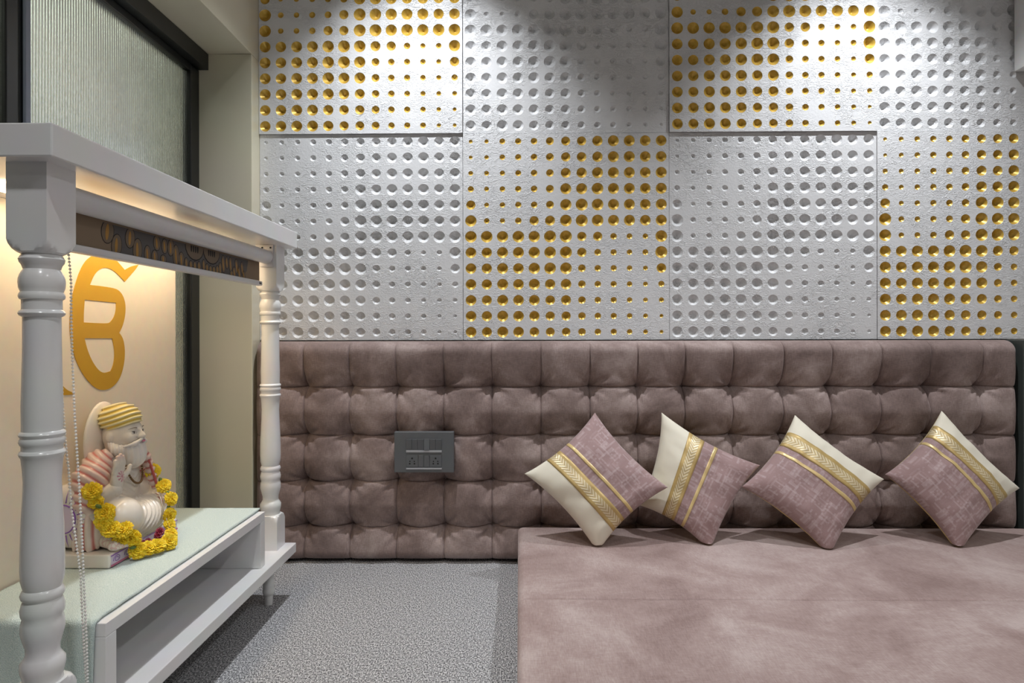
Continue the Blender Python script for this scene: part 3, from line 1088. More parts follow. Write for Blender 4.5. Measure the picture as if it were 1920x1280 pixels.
OUT = [(1.7038, 1.0424), (1.6885, 1.0267), (1.6661, 1.009), (1.6429, 0.9904), (1.6287, 0.999), (1.6078, 1.0113), (1.5832, 1.0197), (1.5593, 1.0196), (1.539, 1.0113), (1.522, 0.9959), (1.5081, 0.9719), (1.5534, 0.9718), (1.6016, 0.9705), (1.6223, 0.9643), (1.6364, 0.9516), (1.6449, 0.9335), (1.6462, 0.9129), (1.641, 0.8901), (1.6313, 0.8694), (1.6191, 0.8551), (1.6313, 0.8449), (1.639, 0.8304), (1.6429, 0.8077), (1.641, 0.7809), (1.6332, 0.7567), (1.6204, 0.7351), (1.6016, 0.7204), (1.5802, 0.7123), (1.5534, 0.7108), (1.5304, 0.7176), (1.5054, 0.7342), (1.4811, 0.7585), (1.4601, 0.7892), (1.4473, 0.8207), (1.4413, 0.8516), (1.4398, 0.8806), (1.4433, 0.9169), (1.4524, 0.9538), (1.4679, 0.9917), (1.4864, 1.0214), (1.5081, 1.0401), (1.5361, 1.0512), (1.5741, 1.0536), (1.6016, 1.0473), (1.6236, 1.0345), (1.6429, 1.0217), (1.6694, 1.034)]
H1 = [(1.4901, 0.9349), (1.5447, 0.9339), (1.6066, 0.933), (1.6078, 0.9157), (1.6003, 0.8973), (1.5874, 0.8846), (1.5771, 0.8789), (1.5276, 0.8793), (1.4864, 0.8802), (1.4869, 0.9075)]
H2 = [(1.4891, 0.8421), (1.539, 0.8416), (1.5911, 0.8411), (1.5985, 0.819), (1.601, 0.7988), (1.5972, 0.7749), (1.585, 0.7572), (1.5593, 0.7533), (1.539, 0.7616), (1.5164, 0.7847), (1.4988, 0.8138)]
TAIL = [(1.4550, 0.7145), (1.4373, 0.7198), (1.4239, 0.7282), (1.4080, 0.7420), (1.395, 0.762), (1.388, 0.79), (1.376, 0.79), (1.380, 0.755), (1.388, 0.730), (1.402, 0.7152), (1.4239, 0.7115), (1.4524, 0.7111)]
MB().prism_x(chaikin(OUT), [chaikin(H1, 38), chaikin(H2, 45)], -1.0458, -1.0445).build('gold_emblem', M['gold_sign'], board, smooth=20)
MB().prism_x(chaikin(TAIL, 60), [], -1.0458, -1.0445).build('gold_emblem', M['gold_sign'], board, smooth=20)

# ---------------------------------------------------------------- roller blind
rb = tag(empty('roller_blind', (-0.785, 1.5, 1.089)), 'rolled-up printed roller blind under the shrine canopy with bead chain', 'blind')


def cyl_y(x, z, r, y0, y1, n=28, cap=0.002):
    rg = []
    for y, k in ((y0, 0.86), (y0 + cap, 1.0), (y1 - cap, 1.0), (y1, 0.86)):
        rg.append([(x + r * k * math.cos(2 * PI * i / n), y, z + r * k * math.sin(2 * PI * i / n)) for i in range(n)])
    return MB().rings([r_[::-1] for r_ in rg])


TX, TZ, TR = -0.785, 1.090, 0.0215
cyl_y(TX, TZ, TR, 1.064, 1.930).build('tube', M['plastic_white'], rb)
for (ya, yb) in ((1.0578, 1.0632), (1.9322, 1.9372)):
    br = MB().box(-0.806, -0.764, ya, yb, 1.060, 1.1285, 0.001).build('bracket', M['plastic_white'], rb)
    ys = yb if ya < 1.5 else ya - 0.001
    for hx in (-0.798, -0.772):
        rg = [[(hx + 0.003 * math.cos(2 * PI * q / 10), yy, 1.119 + 0.003 * math.sin(2 * PI * q / 10)) for q in range(10)] for yy in (ys, ys + 0.001)]
        MB().rings(rg).build('screw_hole', M['hole_black'], br, fixn=True)
FXB = -0.800
FY0, FY1 = 1.070, 1.915
fab = MB().box(FXB - 0.0012, FXB, FY0, FY1, 1.012, 1.084).build('fabric', M['blind_brown'], rb)
rail = MB().box(FXB - 0.009, FXB + 0.011, FY0, FY1, 0.999, 1.0135, 0.004, 3).build('bottom_rail', M['plastic_white'], rb)
for k, (dy, hh) in enumerate(((0, .006), (.0045, .0045), (.009, .006), (.013, .005))):
    MB().box(FXB + 0.0108, FXB + 0.0116, 1.888 + dy, 1.8905 + dy, 1.003, 1.003 + hh).build('logo_stroke', M['blind_print'], rail)


def ellipse(cy, cz, ry, rz, rot=0.0, n=18):
    return [(cy + ry * math.cos(t) * math.cos(rot) - rz * math.sin(t) * math.sin(rot),
             cz + ry * math.cos(t) * math.sin(rot) + rz * math.sin(t) * math.cos(rot)) for t in [2 * PI * i / n for i in range(n)]]


rnd = random.Random(5)
grey, blk, amb = MB(), MB(), MB()
ZLO, ZHI = 1.0145, 1.068
def clipz(pts): return [(y, min(max(z, ZLO), ZHI)) for y, z in pts]
# grey cloud ground with scalloped lower lobes
grey.prism_x([(1.19, ZHI), (1.20, 1.052), (1.225, 1.030), (1.24, ZLO), (1.78, ZLO), (1.80, 1.020), (1.825, 1.036), (1.835, ZHI)], [], FXB, FXB + 0.0002)
petals = []
for (cy, cz, ry, rz, rt) in [(1.205, 1.052, .013, .020, -.25), (1.232, 1.028, .011, .020, -.2), (1.275, 1.050, .011, .018, -.2), (1.30, 1.028, .011, .021, -.1),
                             (1.335, 1.024, .008, .016, 0), (1.362, 1.022, .008, .012, 0), (1.395, 1.020, .008, .008, 0), (1.37, 1.053, .009, .014, 0), (1.40, 1.050, .008, .014, 0),
                             (1.425, 1.050, .009, .016, -.1), (1.447, 1.034, .009, .022, .0), (1.47, 1.028, .008, .015, 0), (1.492, 1.022, .006, .011, 0), (1.513, 1.020, .006, .009, 0), (1.532, 1.020, .006, .009, 0),
                             (1.552, 1.021, .006, .010, 0), (1.575, 1.026, .006, .012, 0), (1.592, 1.021, .006, .009, 0), (1.610, 1.019, .006, .008, 0), (1.628, 1.019, .006, .008, 0), (1.646, 1.021, .006, .010, 0), (1.662, 1.026, .006, .014, 0),
                             (1.68, 1.040, .007, .020, .1), (1.70, 1.046, .006, .014, .1), (1.722, 1.044, .007, .017, .1), (1.728, 1.019, .007, .007, 0), (1.745, 1.024, .007, .013, .2), (1.76, 1.042, .008, .018, .2), (1.775, 1.026, .008, .016, .3),
                             (1.795, 1.040, .007, .016, .2), (1.805, 1.022, .007, .012, .4)]:
    ry *= 1.35; rz *= 1.15
    blk.prism_x(clipz(ellipse(cy, cz, ry + .0016, rz + .0016, rt)), [], FXB + 0.0002, FXB + 0.0004)
    grey_in = clipz(ellipse(cy, cz, ry, rz, rt))
    petals.append((cy, cz, ry, rz, rt))
inn = MB()
for p in petals:
    inn.prism_x(clipz(ellipse(*p)), [], FXB + 0.0004, FXB + 0.0006)
    cy, cz, ry, rz, rt = p
    amb.prism_x(clipz(ellipse(cy - ry * .1, cz - rz * .05, ry * .28, rz * .72, rt + .12)), [], FXB + 0.0006, FXB + 0.0008)
# two hanging bowls in the middle
for cy in (1.53, 1.615):
    blk.prism_x(clipz(ellipse(cy, 1.066, .044, .034)), [], FXB + 0.0006, FXB + 0.0008)
    inn.prism_x(clipz(ellipse(cy, 1.067, .042, .032)), [], FXB + 0.0008, FXB + 0.0010)
    for dy in (-.016, -.006, .004, .014):
        blk.prism_x(clipz(ellipse(cy + dy, 1.064, .0035, .012)), [], FXB + 0.0010, FXB + 0.0012)
grey.build('print_ground', M['blind_print'], fab, smooth=20)
blk.build('print_outline', M['blind_black'], fab, smooth=20)['kind'] = 'stuff'
inn.build('print_petal', plain('brown_print_petal', (0.20, 0.15, 0.105), 0.8), fab, smooth=20)['kind'] = 'stuff'
amb.build('print_highlight', M['blind_orange'], fab, smooth=20)['kind'] = 'stuff'

# bead chain, two strands
CH_A = [(-0.791, 1.066), (-0.791, 0.992), (-0.787, 0.943), (-0.787, 0.877), (-0.784, 0.783), (-0.781, 0.708), (-0.774, 0.595), (-0.769, 0.501), (-0.765, 0.407), (-0.761, 0.313), (-0.759, 0.228)]
CH_B = [(-0.812, 1.066), (-0.811, 0.85), (-0.805, 0.727), (-0.800, 0.656), (-0.795, 0.614), (-0.791, 0.548), (-0.784, 0.501), (-0.774, 0.426), (-0.7715, 0.369), (-0.769, 0.313), (-0.764, 0.228)]
ch = MB()
for si, pts in enumerate((CH_A, CH_B)):
    acc = 0.0
    P = [Vector((x, 1.088 + 0.004 * si, z)) for x, z in pts]
    step = 0.0062
    for a, b in zip(P[:-1], P[1:]):
        L_ = (b - a).length
        d = acc
        while d < L_:
            ch.ball(a.lerp(b, d / L_), 0.0023, 8, 6)
            d += step
        acc = d - L_
    ch.tube(P, 0.0006, 5)
tag(ch.build('bead_chain', M['chain'], rb, smooth=180), 'white bead chain', kind='stuff')

# ---------------------------------------------------------------- towel
def towel():
    mb = MB()
    xs = [-1.040 + (1.040 - 0.7615) * k / 44 for k in range(45)]
    path = []
    yf, yn, zt = 1.829, 1.1165, 0.3362
    for k in range(90): path.append((yf - (yf - yn - 0.006) * k / 90, zt))
    for k in range(9):
        a = PI / 2 * k / 8
        path.append((yn + 0.006 - 0.0105 * math.sin(a), zt - 0.0105 + 0.0105 * math.cos(a)))
    for k in range(1, 34): path.append((yn - 0.0045, zt - 0.0105 - (zt - 0.0105 - 0.178) * k / 33))
    def fn(x, t):
        y, z = path[int(t)]
        n1 = mnoise.noise(Vector((x * 30, y * 30, z * 30))) * 0.0008
        w = 0.0
        if t < 90:
            # soft ripples, stronger towards the near edge
            near = max(0.0, 1 - (y - yn) / 0.25)
            w = max(0.0, 0.0035 * near * mnoise.noise(Vector((x * 14, y * 10, 1.0))) + 0.0012 * mnoise.noise(Vector((x * 9, y * 9, 3.0))))
            xx = x
            if x > -0.775: xx = x - 0.006 * near * max(0, mnoise.noise(Vector((2.0, y * 18, 0.0)))) - 0.004 * (0.5 + 0.5 * mnoise.noise(Vector((5.0, y * 7, 0.0))))
            return (xx, y, z + w + abs(n1))
        fold = -0.003 * (0.5 + 0.5 * math.sin(x * 90)) * min(1.0, (t - 90) / 20)
        return (x - (0.006 * (t - 90) / 40 if x > -0.80 else 0), y + fold, z)
    mb.grid(fn, xs, list(range(len(path))))
    return mb


tw = towel().build('towel', M['towel'], None, smooth=180, fixn=False)
sol = tw.modifiers.new('thickness', 'SOLIDIFY'); sol.thickness = 0.0045; sol.offset = 0.0
tag(tw, 'pale mint terry towel spread over the shrine box under the statue', 'towel')


# ================================================================ STATUE
def nets(F, lo, hi, h):
    lo, hi = np.array(lo), np.array(hi)
    dims = np.ceil((hi - lo) / h).astype(int) + 1
    ax = [lo[i] + h * np.arange(dims[i]) for i in range(3)]
    P = np.stack(np.meshgrid(*ax, indexing='ij'), -1)
    V = F(P)
    ins = V < 0
    nx, ny, nz = dims
    acc = np.zeros((nx - 1, ny - 1, nz - 1, 3)); cnt = np.zeros((nx - 1, ny - 1, nz - 1))
    for axis in range(3):
        for a in (0, 1):
            for b in (0, 1):
                sl0 = [None] * 3; sl1 = [None] * 3
                o = [i for i in range(3) if i != axis]
                for i_, off in zip(o, (a, b)):
                    s = slice(off, dims[i_] - 1 + off)
                    sl0[i_] = s; sl1[i_] = s
                sl0[axis] = slice(0, dims[axis] - 1); sl1[axis] = slice(1, dims[axis])
                v0, v1 = V[tuple(sl0)], V[tuple(sl1)]
                x = (v0 < 0) != (v1 < 0)
                t = np.where(x, v0 / np.where(x, v0 - v1, 1), 0)
                p = P[tuple(sl0)].copy()
                p[..., axis] += t * h
                acc += np.where(x[..., None], p, 0)
                cnt += x
    act = cnt > 0
    idx = -np.ones(act.shape, int)
    idx[act] = np.arange(act.sum())
    verts = acc[act] / cnt[act][:, None]
    faces = []
    def emit(axis):
        o = [i for i in range(3) if i != axis]
        s0 = [slice(1, -1)] * 3; s1 = [slice(1, -1)] * 3
        s0[axis] = slice(0, -1); s1[axis] = slice(1, None)
        a, b = ins[tuple(s0)], ins[tuple(s1)]
        e = np.argwhere(a != b)
        st = a[tuple(e.T)]
        e2 = e.copy()
        for i_ in o: e2[:, i_] += 1
        def cell(d1, d2):
            q = e2.copy(); q[:, o[0]] += d1; q[:, o[1]] += d2
            return idx[tuple(q.T)]
        q = np.stack([cell(-1, -1), cell(0, -1), cell(0, 0), cell(-1, 0)], 1)
        if axis == 1: st = ~st
        q[~st] = q[~st][:, ::-1]
        faces.append(q)
    for a_ in range(3): emit(a_)
    return verts, np.concatenate(faces)


def ell(P, c, r):
    r = np.array(r); q = P - np.array(c)
    k0 = np.linalg.norm(q / r, axis=-1); k1 = np.linalg.norm(q / (r * r), axis=-1)
    return k0 * (k0 - 1) / np.maximum(k1, 1e-9)


def cap(P, a, b, ra, rb_):
    a, b = np.array(a), np.array(b)
    ab = b - a
    t = np.clip(((P - a) @ ab) / (ab @ ab), 0, 1)
    return np.linalg.norm(P - a - t[..., None] * ab, axis=-1) - (ra + (rb_ - ra) * t)


def smin(a, b, k):
    h = np.clip(0.5 + 0.5 * (b - a) / k, 0, 1)
    return b + (a - b) * h - k * h * (1 - h)


def smins(L_, k):
    r = L_[0]
    for q in L_[1:]: r = smin(r, q, k)
    return r


ST = np.array((-0.965, 1.495, 0.3395))      # statue origin on the towel: +x is the way it faces


def sdf_obj(name, F, lo, hi, h, mat, parent, colf=None):
    v, f = nets(F, lo, hi, h)
    me = bpy.data.meshes.new(name)
    me.from_pydata((v + ST).tolist(), [], f.tolist())
    me.update()
    me.polygons.foreach_set('use_smooth', [True] * len(me.polygons))
    if colf is not None:
        ca = me.color_attributes.new('Col', 'FLOAT_COLOR', 'POINT')
        c = np.ones((len(v), 4)); c[:, :3] = colf(v)
        ca.data.foreach_set('color', c.ravel())
    return link(name, me, mat, parent)


stt = tag(empty('marble_statue', tuple(ST)), 'painted marble statue of seated bearded man in yellow turban raising his right hand', 'statue')


def S3(p): return tuple(np.array(p) + ST)


IVORY = np.array((0.80, 0.745, 0.665))

# plinth
MB().box(*[ST[0] - 0.072, ST[0] + 0.069, ST[1] - 0.142, ST[1] + 0.13, ST[2], ST[2] + 0.030], bevel=0.003).build('plinth', M['marble'], stt)
pf = MB().box(ST[0] + 0.069, ST[0] + 0.0705, ST[1] - 0.136, ST[1] + 0.125, ST[2] + 0.004, ST[2] + 0.027).build('painted_front', M['lilac_paint'], stt)
MB().box(ST[0] + 0.0705, ST[0] + 0.0712, ST[1] - 0.138, ST[1] + 0.127, ST[2] + 0.002, ST[2] + 0.0065).build('pink_line', M['pink_paint'], pf)
MB().box(ST[0] + 0.0705, ST[0] + 0.0712, ST[1] - 0.138, ST[1] + 0.127, ST[2] + 0.025, ST[2] + 0.0275).build('purple_line', M['purple_paint'], pf)
sw_ = MB()
for k in range(7):
    cy = ST[1] - 0.118 + 0.038 * k
    sw_.tube([(ST[0] + 0.0708, cy + (0.004 + 0.007 * t / 10) * math.cos(t * .75), ST[2] + 0.0155 + (0.003 + 0.004 * t / 10) * math.sin(t * .75)) for t in range(14)], 0.0007, 5)
sw_.build('scroll_paint', M['purple_paint'], pf, smooth=180)

# bolster on its side behind the figure, round end to the viewer, purple sun painted on it
BC = S3((-0.040, 0, 0.104)); BR = 0.073
rg = []
for y, k in ((-0.128, .55), (-0.125, .75), (-0.118, .90), (-0.106, .98), (-0.09, 1), (0.09, 1), (0.106, .98), (0.118, .90), (0.125, .75), (0.128, .5)):
    rg.append([(BC[0] + BR * k * math.cos(2 * PI * i / 40), ST[1] + y, BC[2] + BR * k * math.sin(2 * PI * i / 40)) for i in range(40)][::-1])
bol = MB().rings(rg).build('bolster', M['marble'], stt, smooth=180)
ye = ST[1] - 0.1285
MB().rings([[(BC[0] + 0.024 * math.cos(2 * PI * i / 28), yy, BC[2] + 0.030 * math.sin(2 * PI * i / 28)) for i in range(28)] for yy in (ye, ye - 0.0006)]).build('sun_disc', M['lilac_paint'], bol, fixn=True)
MB().tube([(BC[0] + 0.025 * math.cos(2 * PI * i / 28), ye - 0.0005, BC[2] + 0.031 * math.sin(2 * PI * i / 28)) for i in range(28)], 0.0016, 6, closed=True).build('sun_ring', M['purple_paint'], bol, smooth=180)
ry = MB()
for i in range(22):
    a = 2 * PI * i / 22
    r0, r1_ = 0.030, 0.047 + 0.006 * (i % 2)
    def yb_(r):
        q = r / BR
        return ST[1] - (0.1285 if q < .55 else 0.1285 - (q - .55) / .2 * 0.0045 if q < .75 else 0.1245)
    ry.tube([(BC[0] + r * math.cos(a), yb_(r) - 0.0004, BC[2] + r * 1.2 * math.sin(a)) for r in (r0, (r0 + r1_) / 2, r1_)], [0.0013, 0.0009, 0.0003], 5)
ry.build('sun_ray', M['purple_paint'], bol, smooth=180)

# egg-shaped slab behind the head
def F_halo(P):
    return ell(P, (-0.042, 0.004, 0.254), (0.016, 0.066, 0.096))
sdf_obj('head_slab', F_halo, (-0.07, -0.08, 0.15), (-0.02, 0.08, 0.37), 0.003, M['marble'], stt)

# body: one continuous surface
def F_body(P):
    torso = smins([ell(P, (-0.006, 0, 0.150), (0.044, 0.058, 0.085)), ell(P, (-0.008, 0, 0.075), (0.055, 0.085, 0.050))], 0.02)
    neck = cap(P, (0.0, 0, 0.21), (0.008, 0, 0.25), 0.026, 0.024)
    head = ell(P, (0.008, 0, 0.272), (0.044, 0.037, 0.050))
    brow = ell(P, (0.034, 0, 0.284), (0.016, 0.026, 0.008))
    nose = smin(cap(P, (0.046, 0, 0.285), (0.058, 0, 0.268), 0.0035, 0.0062), ell(P, (0.054, 0, 0.267), (0.006, 0.0095, 0.0055)), 0.004)
    cheek = smin(ell(P, (0.036, -0.019, 0.266), (0.014, 0.013, 0.014)), ell(P, (0.036, 0.019, 0.266), (0.014, 0.013, 0.014)), 0.004)
    d = smins([torso, neck, head], 0.018)
    d = smin(d, brow, 0.006); d = smin(d, nose, 0.004); d = smin(d, cheek, 0.006)
    # ears
    for sgn in (-1, 1):
        d = smin(d, ell(P, (0.000, sgn * 0.037, 0.268), (0.009, 0.005, 0.013)), 0.003)
    # eye sockets
    for sgn in (-1, 1):
        d = np.maximum(d, -ell(P, (0.052, sgn * 0.0175, 0.2775), (0.007, 0.009, 0.0035)) + 0.0008)
    # legs, crossed
    d = smin(d, smin(cap(P, (-0.01, -0.05, 0.085), (0.052, -0.078, 0.098), 0.046, 0.040), ell(P, (0.044, -0.066, 0.080), (0.044, 0.048, 0.042)), 0.03), 0.02)
    d = smin(d, smin(cap(P, (-0.01, 0.05, 0.075), (0.034, 0.070, 0.076), 0.042, 0.034), ell(P, (0.030, 0.064, 0.068), (0.032, 0.042, 0.040)), 0.02), 0.02)
    lap = ell(P, (0.040, 0.006, 0.066), (0.046, 0.088, 0.046))
    # draped folds fan out from the right knee
    rr = np.sqrt((P[..., 1] + 0.085) ** 2 + (P[..., 2] - 0.145) ** 2)
    lap = lap + 0.0022 * np.sin(rr * 2 * PI / 0.0125) * np.clip((rr - 0.05) / 0.03, 0, 1)
    d = smin(d, lap, 0.012)
    # right forearm (raised) and left forearm on the knee
    d = smin(d, cap(P, (0.004, -0.097, 0.132), (0.042, -0.082, 0.160), 0.027, 0.0165), 0.010)
    d = smin(d, cap(P, (0.004, 0.095, 0.130), (0.038, 0.080, 0.108), 0.022, 0.014), 0.008)
    return d


def F_folds(P):
    d = F_body(P)
    # chest drapery: shallow curved folds
    c = P[..., 2] - 0.6 * np.abs(P[..., 1])
    m = np.clip((0.060 - np.abs(P[..., 1])) / 0.02, 0, 1) * np.clip((P[..., 2] - 0.12) / 0.02, 0, 1) * np.clip((0.21 - P[..., 2]) / 0.02, 0, 1) * np.clip(P[..., 0] / 0.02, 0, 1)
    return d + 0.0013 * np.sin(c * 2 * PI / 0.012) * m


sdf_obj('figure', F_folds, (-0.075, -0.140, 0.02), (0.118, 0.130, 0.335), 0.0023, M['painted'], stt,
        lambda v: np.repeat(IVORY[None], len(v), 0))

# raised right hand: palm, four fingers, thumb
def F_hand(P):
    palm = ell(P, (0.047, -0.079, 0.187), (0.010, 0.0175, 0.022))
    d = smin(palm, cap(P, (0.042, -0.082, 0.155), (0.046, -0.080, 0.178), 0.015, 0.012), 0.008)
    for k, (y, L_) in enumerate(((-0.0925, 0.026), (-0.0835, 0.033), (-0.0745, 0.036), (-0.066, 0.031))):
        a = (0.048, y, 0.198); b = (0.053, y - 0.001, 0.198 + L_ * 0.6); c = (0.052, y - 0.002, 0.198 + L_ * 1.05)
        fg = smin(cap(P, a, b, 0.0054, 0.0050), cap(P, b, c, 0.0050, 0.0042), 0.001)
        d = smin(d, fg, 0.0016)
    d = smin(d, smin(cap(P, (0.049, -0.064, 0.180), (0.056, -0.054, 0.195), 0.0062, 0.0056), cap(P, (0.056, -0.054, 0.195), (0.058, -0.051, 0.206), 0.0056, 0.0045), 0.001), 0.003)
    return d


def col_hand(v):
    c = np.repeat(IVORY[None], len(v), 0)
    tip = np.clip((v[:, 2] - 0.222) / 0.012, 0, 1)[:, None] * 0.45
    c = c * (1 - tip) + np.array((0.72, 0.42, 0.42)) * tip
    q = np.hypot(v[:, 1] + 0.079, v[:, 2] - 0.188)
    ang = np.arctan2(v[:, 2] - 0.188, v[:, 1] + 0.079)
    m = ((q < 0.0125) & (v[:, 0] > 0.049) & (np.sin(ang * 9) > 0.0) | (q < 0.003) & (v[:, 0] > 0.049))[:, None] * 0.75
    return c * (1 - m) + np.array((0.55, 0.10, 0.20)) * m


sdf_obj('raised_hand', F_hand, (0.02, -0.11, 0.135), (0.075, -0.04, 0.245), 0.0013, M['painted'], stt, col_hand)


# left hand resting on the knee
def F_hand2(P):
    P = P + np.array((0.024, 0.002, 0.006))
    d = smin(ell(P, (0.070, 0.078, 0.108), (0.020, 0.016, 0.011)), cap(P, (0.050, 0.084, 0.114), (0.064, 0.080, 0.110), 0.013, 0.012), 0.008)
    for y, L_ in ((0.064, 0.022), (0.072, 0.027), (0.080, 0.028), (0.088, 0.024)):
        b = (0.092, y, 0.100); c = (0.092 + 0.002, y, 0.100 - L_)
        d = smin(d, smin(cap(P, (0.082, y, 0.108), b, 0.0052, 0.005), cap(P, b, c, 0.005, 0.0042), 0.001), 0.0016)
    return smin(d, cap(P, (0.066, 0.062, 0.106), (0.084, 0.054, 0.096), 0.006, 0.0048), 0.003)


def col_hand2(v):
    c = np.repeat(IVORY[None], len(v), 0)
    m = ((np.sin(v[:, 1] * 2 * PI / 0.008) > 0.75) & (v[:, 0] > 0.046))[:, None] * 0.6
    return c * (1 - m) + np.array((0.60, 0.12, 0.14)) * m


sdf_obj('resting_hand', F_hand2, (0.005, 0.04, 0.05), (0.11, 0.105, 0.14), 0.0016, M['painted'], stt, col_hand2)


# bare foot poking out under the right knee
def F_foot(P):
    d = smin(cap(P, (0.030, -0.100, 0.050), (0.062, -0.112, 0.043), 0.016, 0.0125), ell(P, (0.064, -0.114, 0.041), (0.012, 0.016, 0.010)), 0.008)
    for k in range(5):
        y = -0.126 + 0.0062 * k
        r = 0.0036 + 0.0006 * k
        d = smin(d, cap(P, (0.068, y, 0.041), (0.077 + 0.0012 * k, y - 0.001, 0.040), r + .001, r), 0.0014)
    return d


def col_foot(v):
    c = np.repeat(IVORY[None], len(v), 0)
    m = ((np.sin(v[:, 1] * 2 * PI / 0.006) > 0.8) | (np.sin(v[:, 0] * 2 * PI / 0.009) > 0.85))[:, None] * 0.45
    return c * (1 - m) + np.array((0.60, 0.20, 0.24)) * m


sdf_obj('foot', F_foot, (0.005, -0.14, 0.02), (0.095, -0.08, 0.075), 0.0016, M['painted'], stt, col_foot)


# shawl: over both shoulders, down the right side to the plinth
def shawl_wave(P):
    x, y, z = P[..., 0], P[..., 1], P[..., 2]
    # arcs around the neck on the shoulders, upright pleats lower down
    r = np.sqrt((x - 0.03) ** 2 + (np.abs(y) - 0.02) ** 2 * 1.0 + (z - 0.262) ** 2)
    w1 = np.sin(r * 2 * PI / 0.0165)
    w2 = np.sin(x * 2 * PI / 0.0175 + 0.8)
    t = np.clip((z - 0.100) / 0.03, 0, 1)
    return w1 * t + w2 * (1 - t)


def F_shawl(P):
    L_ = []
    rs = smin(cap(P, (-0.012, -0.050, 0.218), (-0.008, -0.088, 0.185), 0.026, 0.034), cap(P, (-0.008, -0.088, 0.185), (-0.002, -0.100, 0.140), 0.035, 0.033), 0.012)
    ls = smin(cap(P, (-0.012, 0.050, 0.218), (-0.008, 0.082, 0.185), 0.024, 0.030), cap(P, (-0.008, 0.082, 0.185), (0.002, 0.098, 0.128), 0.031, 0.029), 0.012)
    back = cap(P, (-0.022, -0.05, 0.205), (-0.022, 0.05, 0.205), 0.030, 0.030)
    dr = ell(P, (-0.004, -0.112, 0.075), (0.034, 0.018, 0.075))
    lap = cap(P, (0.036, 0.046, 0.215), (0.050, 0.060, 0.135), 0.010, 0.010)
    d = smins([rs, ls, back], 0.012)
    d = smin(d, dr, 0.012)
    d = smin(d, lap, 0.012)
    d = np.maximum(d, 0.031 - P[..., 2])
    # keep the throat clear
    d = np.maximum(d, -ell(P, (0.020, 0, 0.235), (0.050, 0.044, 0.06)))
    return d + 0.0020 * shawl_wave(P)


def col_shawl(v):
    w = shawl_wave(v)
    groove = np.clip((w - 0.15) / 0.85, 0, 1) ** 1.2
    base = np.array((0.78, 0.60, 0.54)); pink = np.array((0.55, 0.115, 0.10))
    lower = np.clip((0.12 - v[:, 2]) / 0.03, 0, 1)
    base = base[None] * (1 - lower[:, None] * 0.0) + (IVORY - base)[None] * lower[:, None] * 0.6
    g = groove[:, None] * 0.92
    return base * (1 - g) + pink * g


sdf_obj('shawl', F_shawl, (-0.075, -0.150, 0.024), (0.08, 0.150, 0.262), 0.0022, M['painted'], stt, col_shawl)


# beard and moustache
def F_beard(P):
    d = smins([ell(P, (0.034, 0, 0.226), (0.029, 0.027, 0.036)), ell(P, (0.016, 0, 0.238), (0.034, 0.038, 0.023)),
               cap(P, (0.000, -0.034, 0.256), (0.012, -0.034, 0.240), 0.006, 0.010), cap(P, (0.000, 0.034, 0.256), (0.012, 0.034, 0.240), 0.006, 0.010)], 0.012)
    ang = np.arctan2(P[..., 1], P[..., 0] + 0.01)
    d = d + 0.0009 * np.sin(ang * 40 + P[..., 2] * 60)
    for sgn in (-1, 1):
        m = smin(cap(P, (0.0570, sgn * 0.004, 0.2600), (0.0500, sgn * 0.020, 0.2520), 0.0038, 0.0050), cap(P, (0.0500, sgn * 0.020, 0.2520), (0.034, sgn * 0.036, 0.2470), 0.0050, 0.0022), 0.004)
        d = smin(d, m, 0.0012)
    return d


sdf_obj('beard', F_beard, (-0.03, -0.05, 0.19), (0.075, 0.05, 0.28), 0.0016, M['beard'], stt)
# lips, eyes, brows
MB().ball(S3((0.0595, 0, 0.2555)), 0.0045, 12, 8, (0.7, 1.25, 0.45)).build('lips', M['pink_paint'], stt, smooth=180)
for sgn in (-1, 1):
    ey = MB().ball(S3((0.0440, sgn * 0.0178, 0.2770)), 0.0062, 14, 10, (0.55, 1.1, 0.55)).build('eye', M['beard'], stt, smooth=180)
    MB().ball(S3((0.0466, sgn * 0.0172, 0.2772)), 0.0024, 10, 8, (0.5, 1, 1)).build('iris', M['dark_paint'], ey, smooth=180)
    MB().tube([S3((0.0478 - 0.45 * abs(t) ** 1.6 * 0.012 - (0.0035 if t > .5 else 0), sgn * (0.0178 + 0.009 * t), 0.2802 - 0.0022 * t * t)) for t in (-1, -.6, -.2, .2, .6, 1, 1.25)], [.0003, .0007, .0009, .0009, .0008, .0006, .0003], 6).build('eyelid_line', M['dark_paint'], ey, smooth=180)
    MB().tube([S3((0.0500 - 0.0060 * abs(t - -.4) ** 1.8, sgn * (0.0170 + 0.011 * t), 0.2885 - 0.0030 * t * t + 0.001)) for t in (-1, -.6, -.2, .2, .6, 1)], [.0003, .0007, .0009, .0008, .0006, .0002], 6).build('eyebrow', M['dark_paint'], stt, smooth=180)

# turban: stacked wraps that tilt up towards the forehead
def tw_coord(P):
    return P[..., 2] - 0.30 * P[..., 0] - 0.06 * P[..., 1] + 0.0012 * np.sin(P[..., 1] * 90)
def F_turban(P):
    d = ell(P, (0.002, 0, 0.309), (0.0475, 0.0415, 0.038))
    h = tw_coord(P)
    d = np.maximum(d, -(h - 0.2885) * 0.9)
    return smin(d + 0.0023 * np.sin(h * 2 * PI / 0.0112), d + 0.004, 0.001)
def col_turban(v):
    w = 0.5 + 0.5 * np.sin(tw_coord(v) * 2 * PI / 0.0112)
    w = (w ** 1.5)[:, None]
    top = np.clip((v[:, 2] - 0.333) / 0.012, 0, 1)[:, None]
    c = np.array((0.84, 0.76, 0.46)) * (1 - w) + np.array((0.80, 0.57, 0.06)) * w
    return c * (1 - 0.35 * top) + np.array((0.82, 0.74, 0.50)) * 0.35 * top
sdf_obj('turban', F_turban, (-0.06, -0.055, 0.27), (0.065, 0.055, 0.36), 0.0016, M['turban'], stt, col_turban)

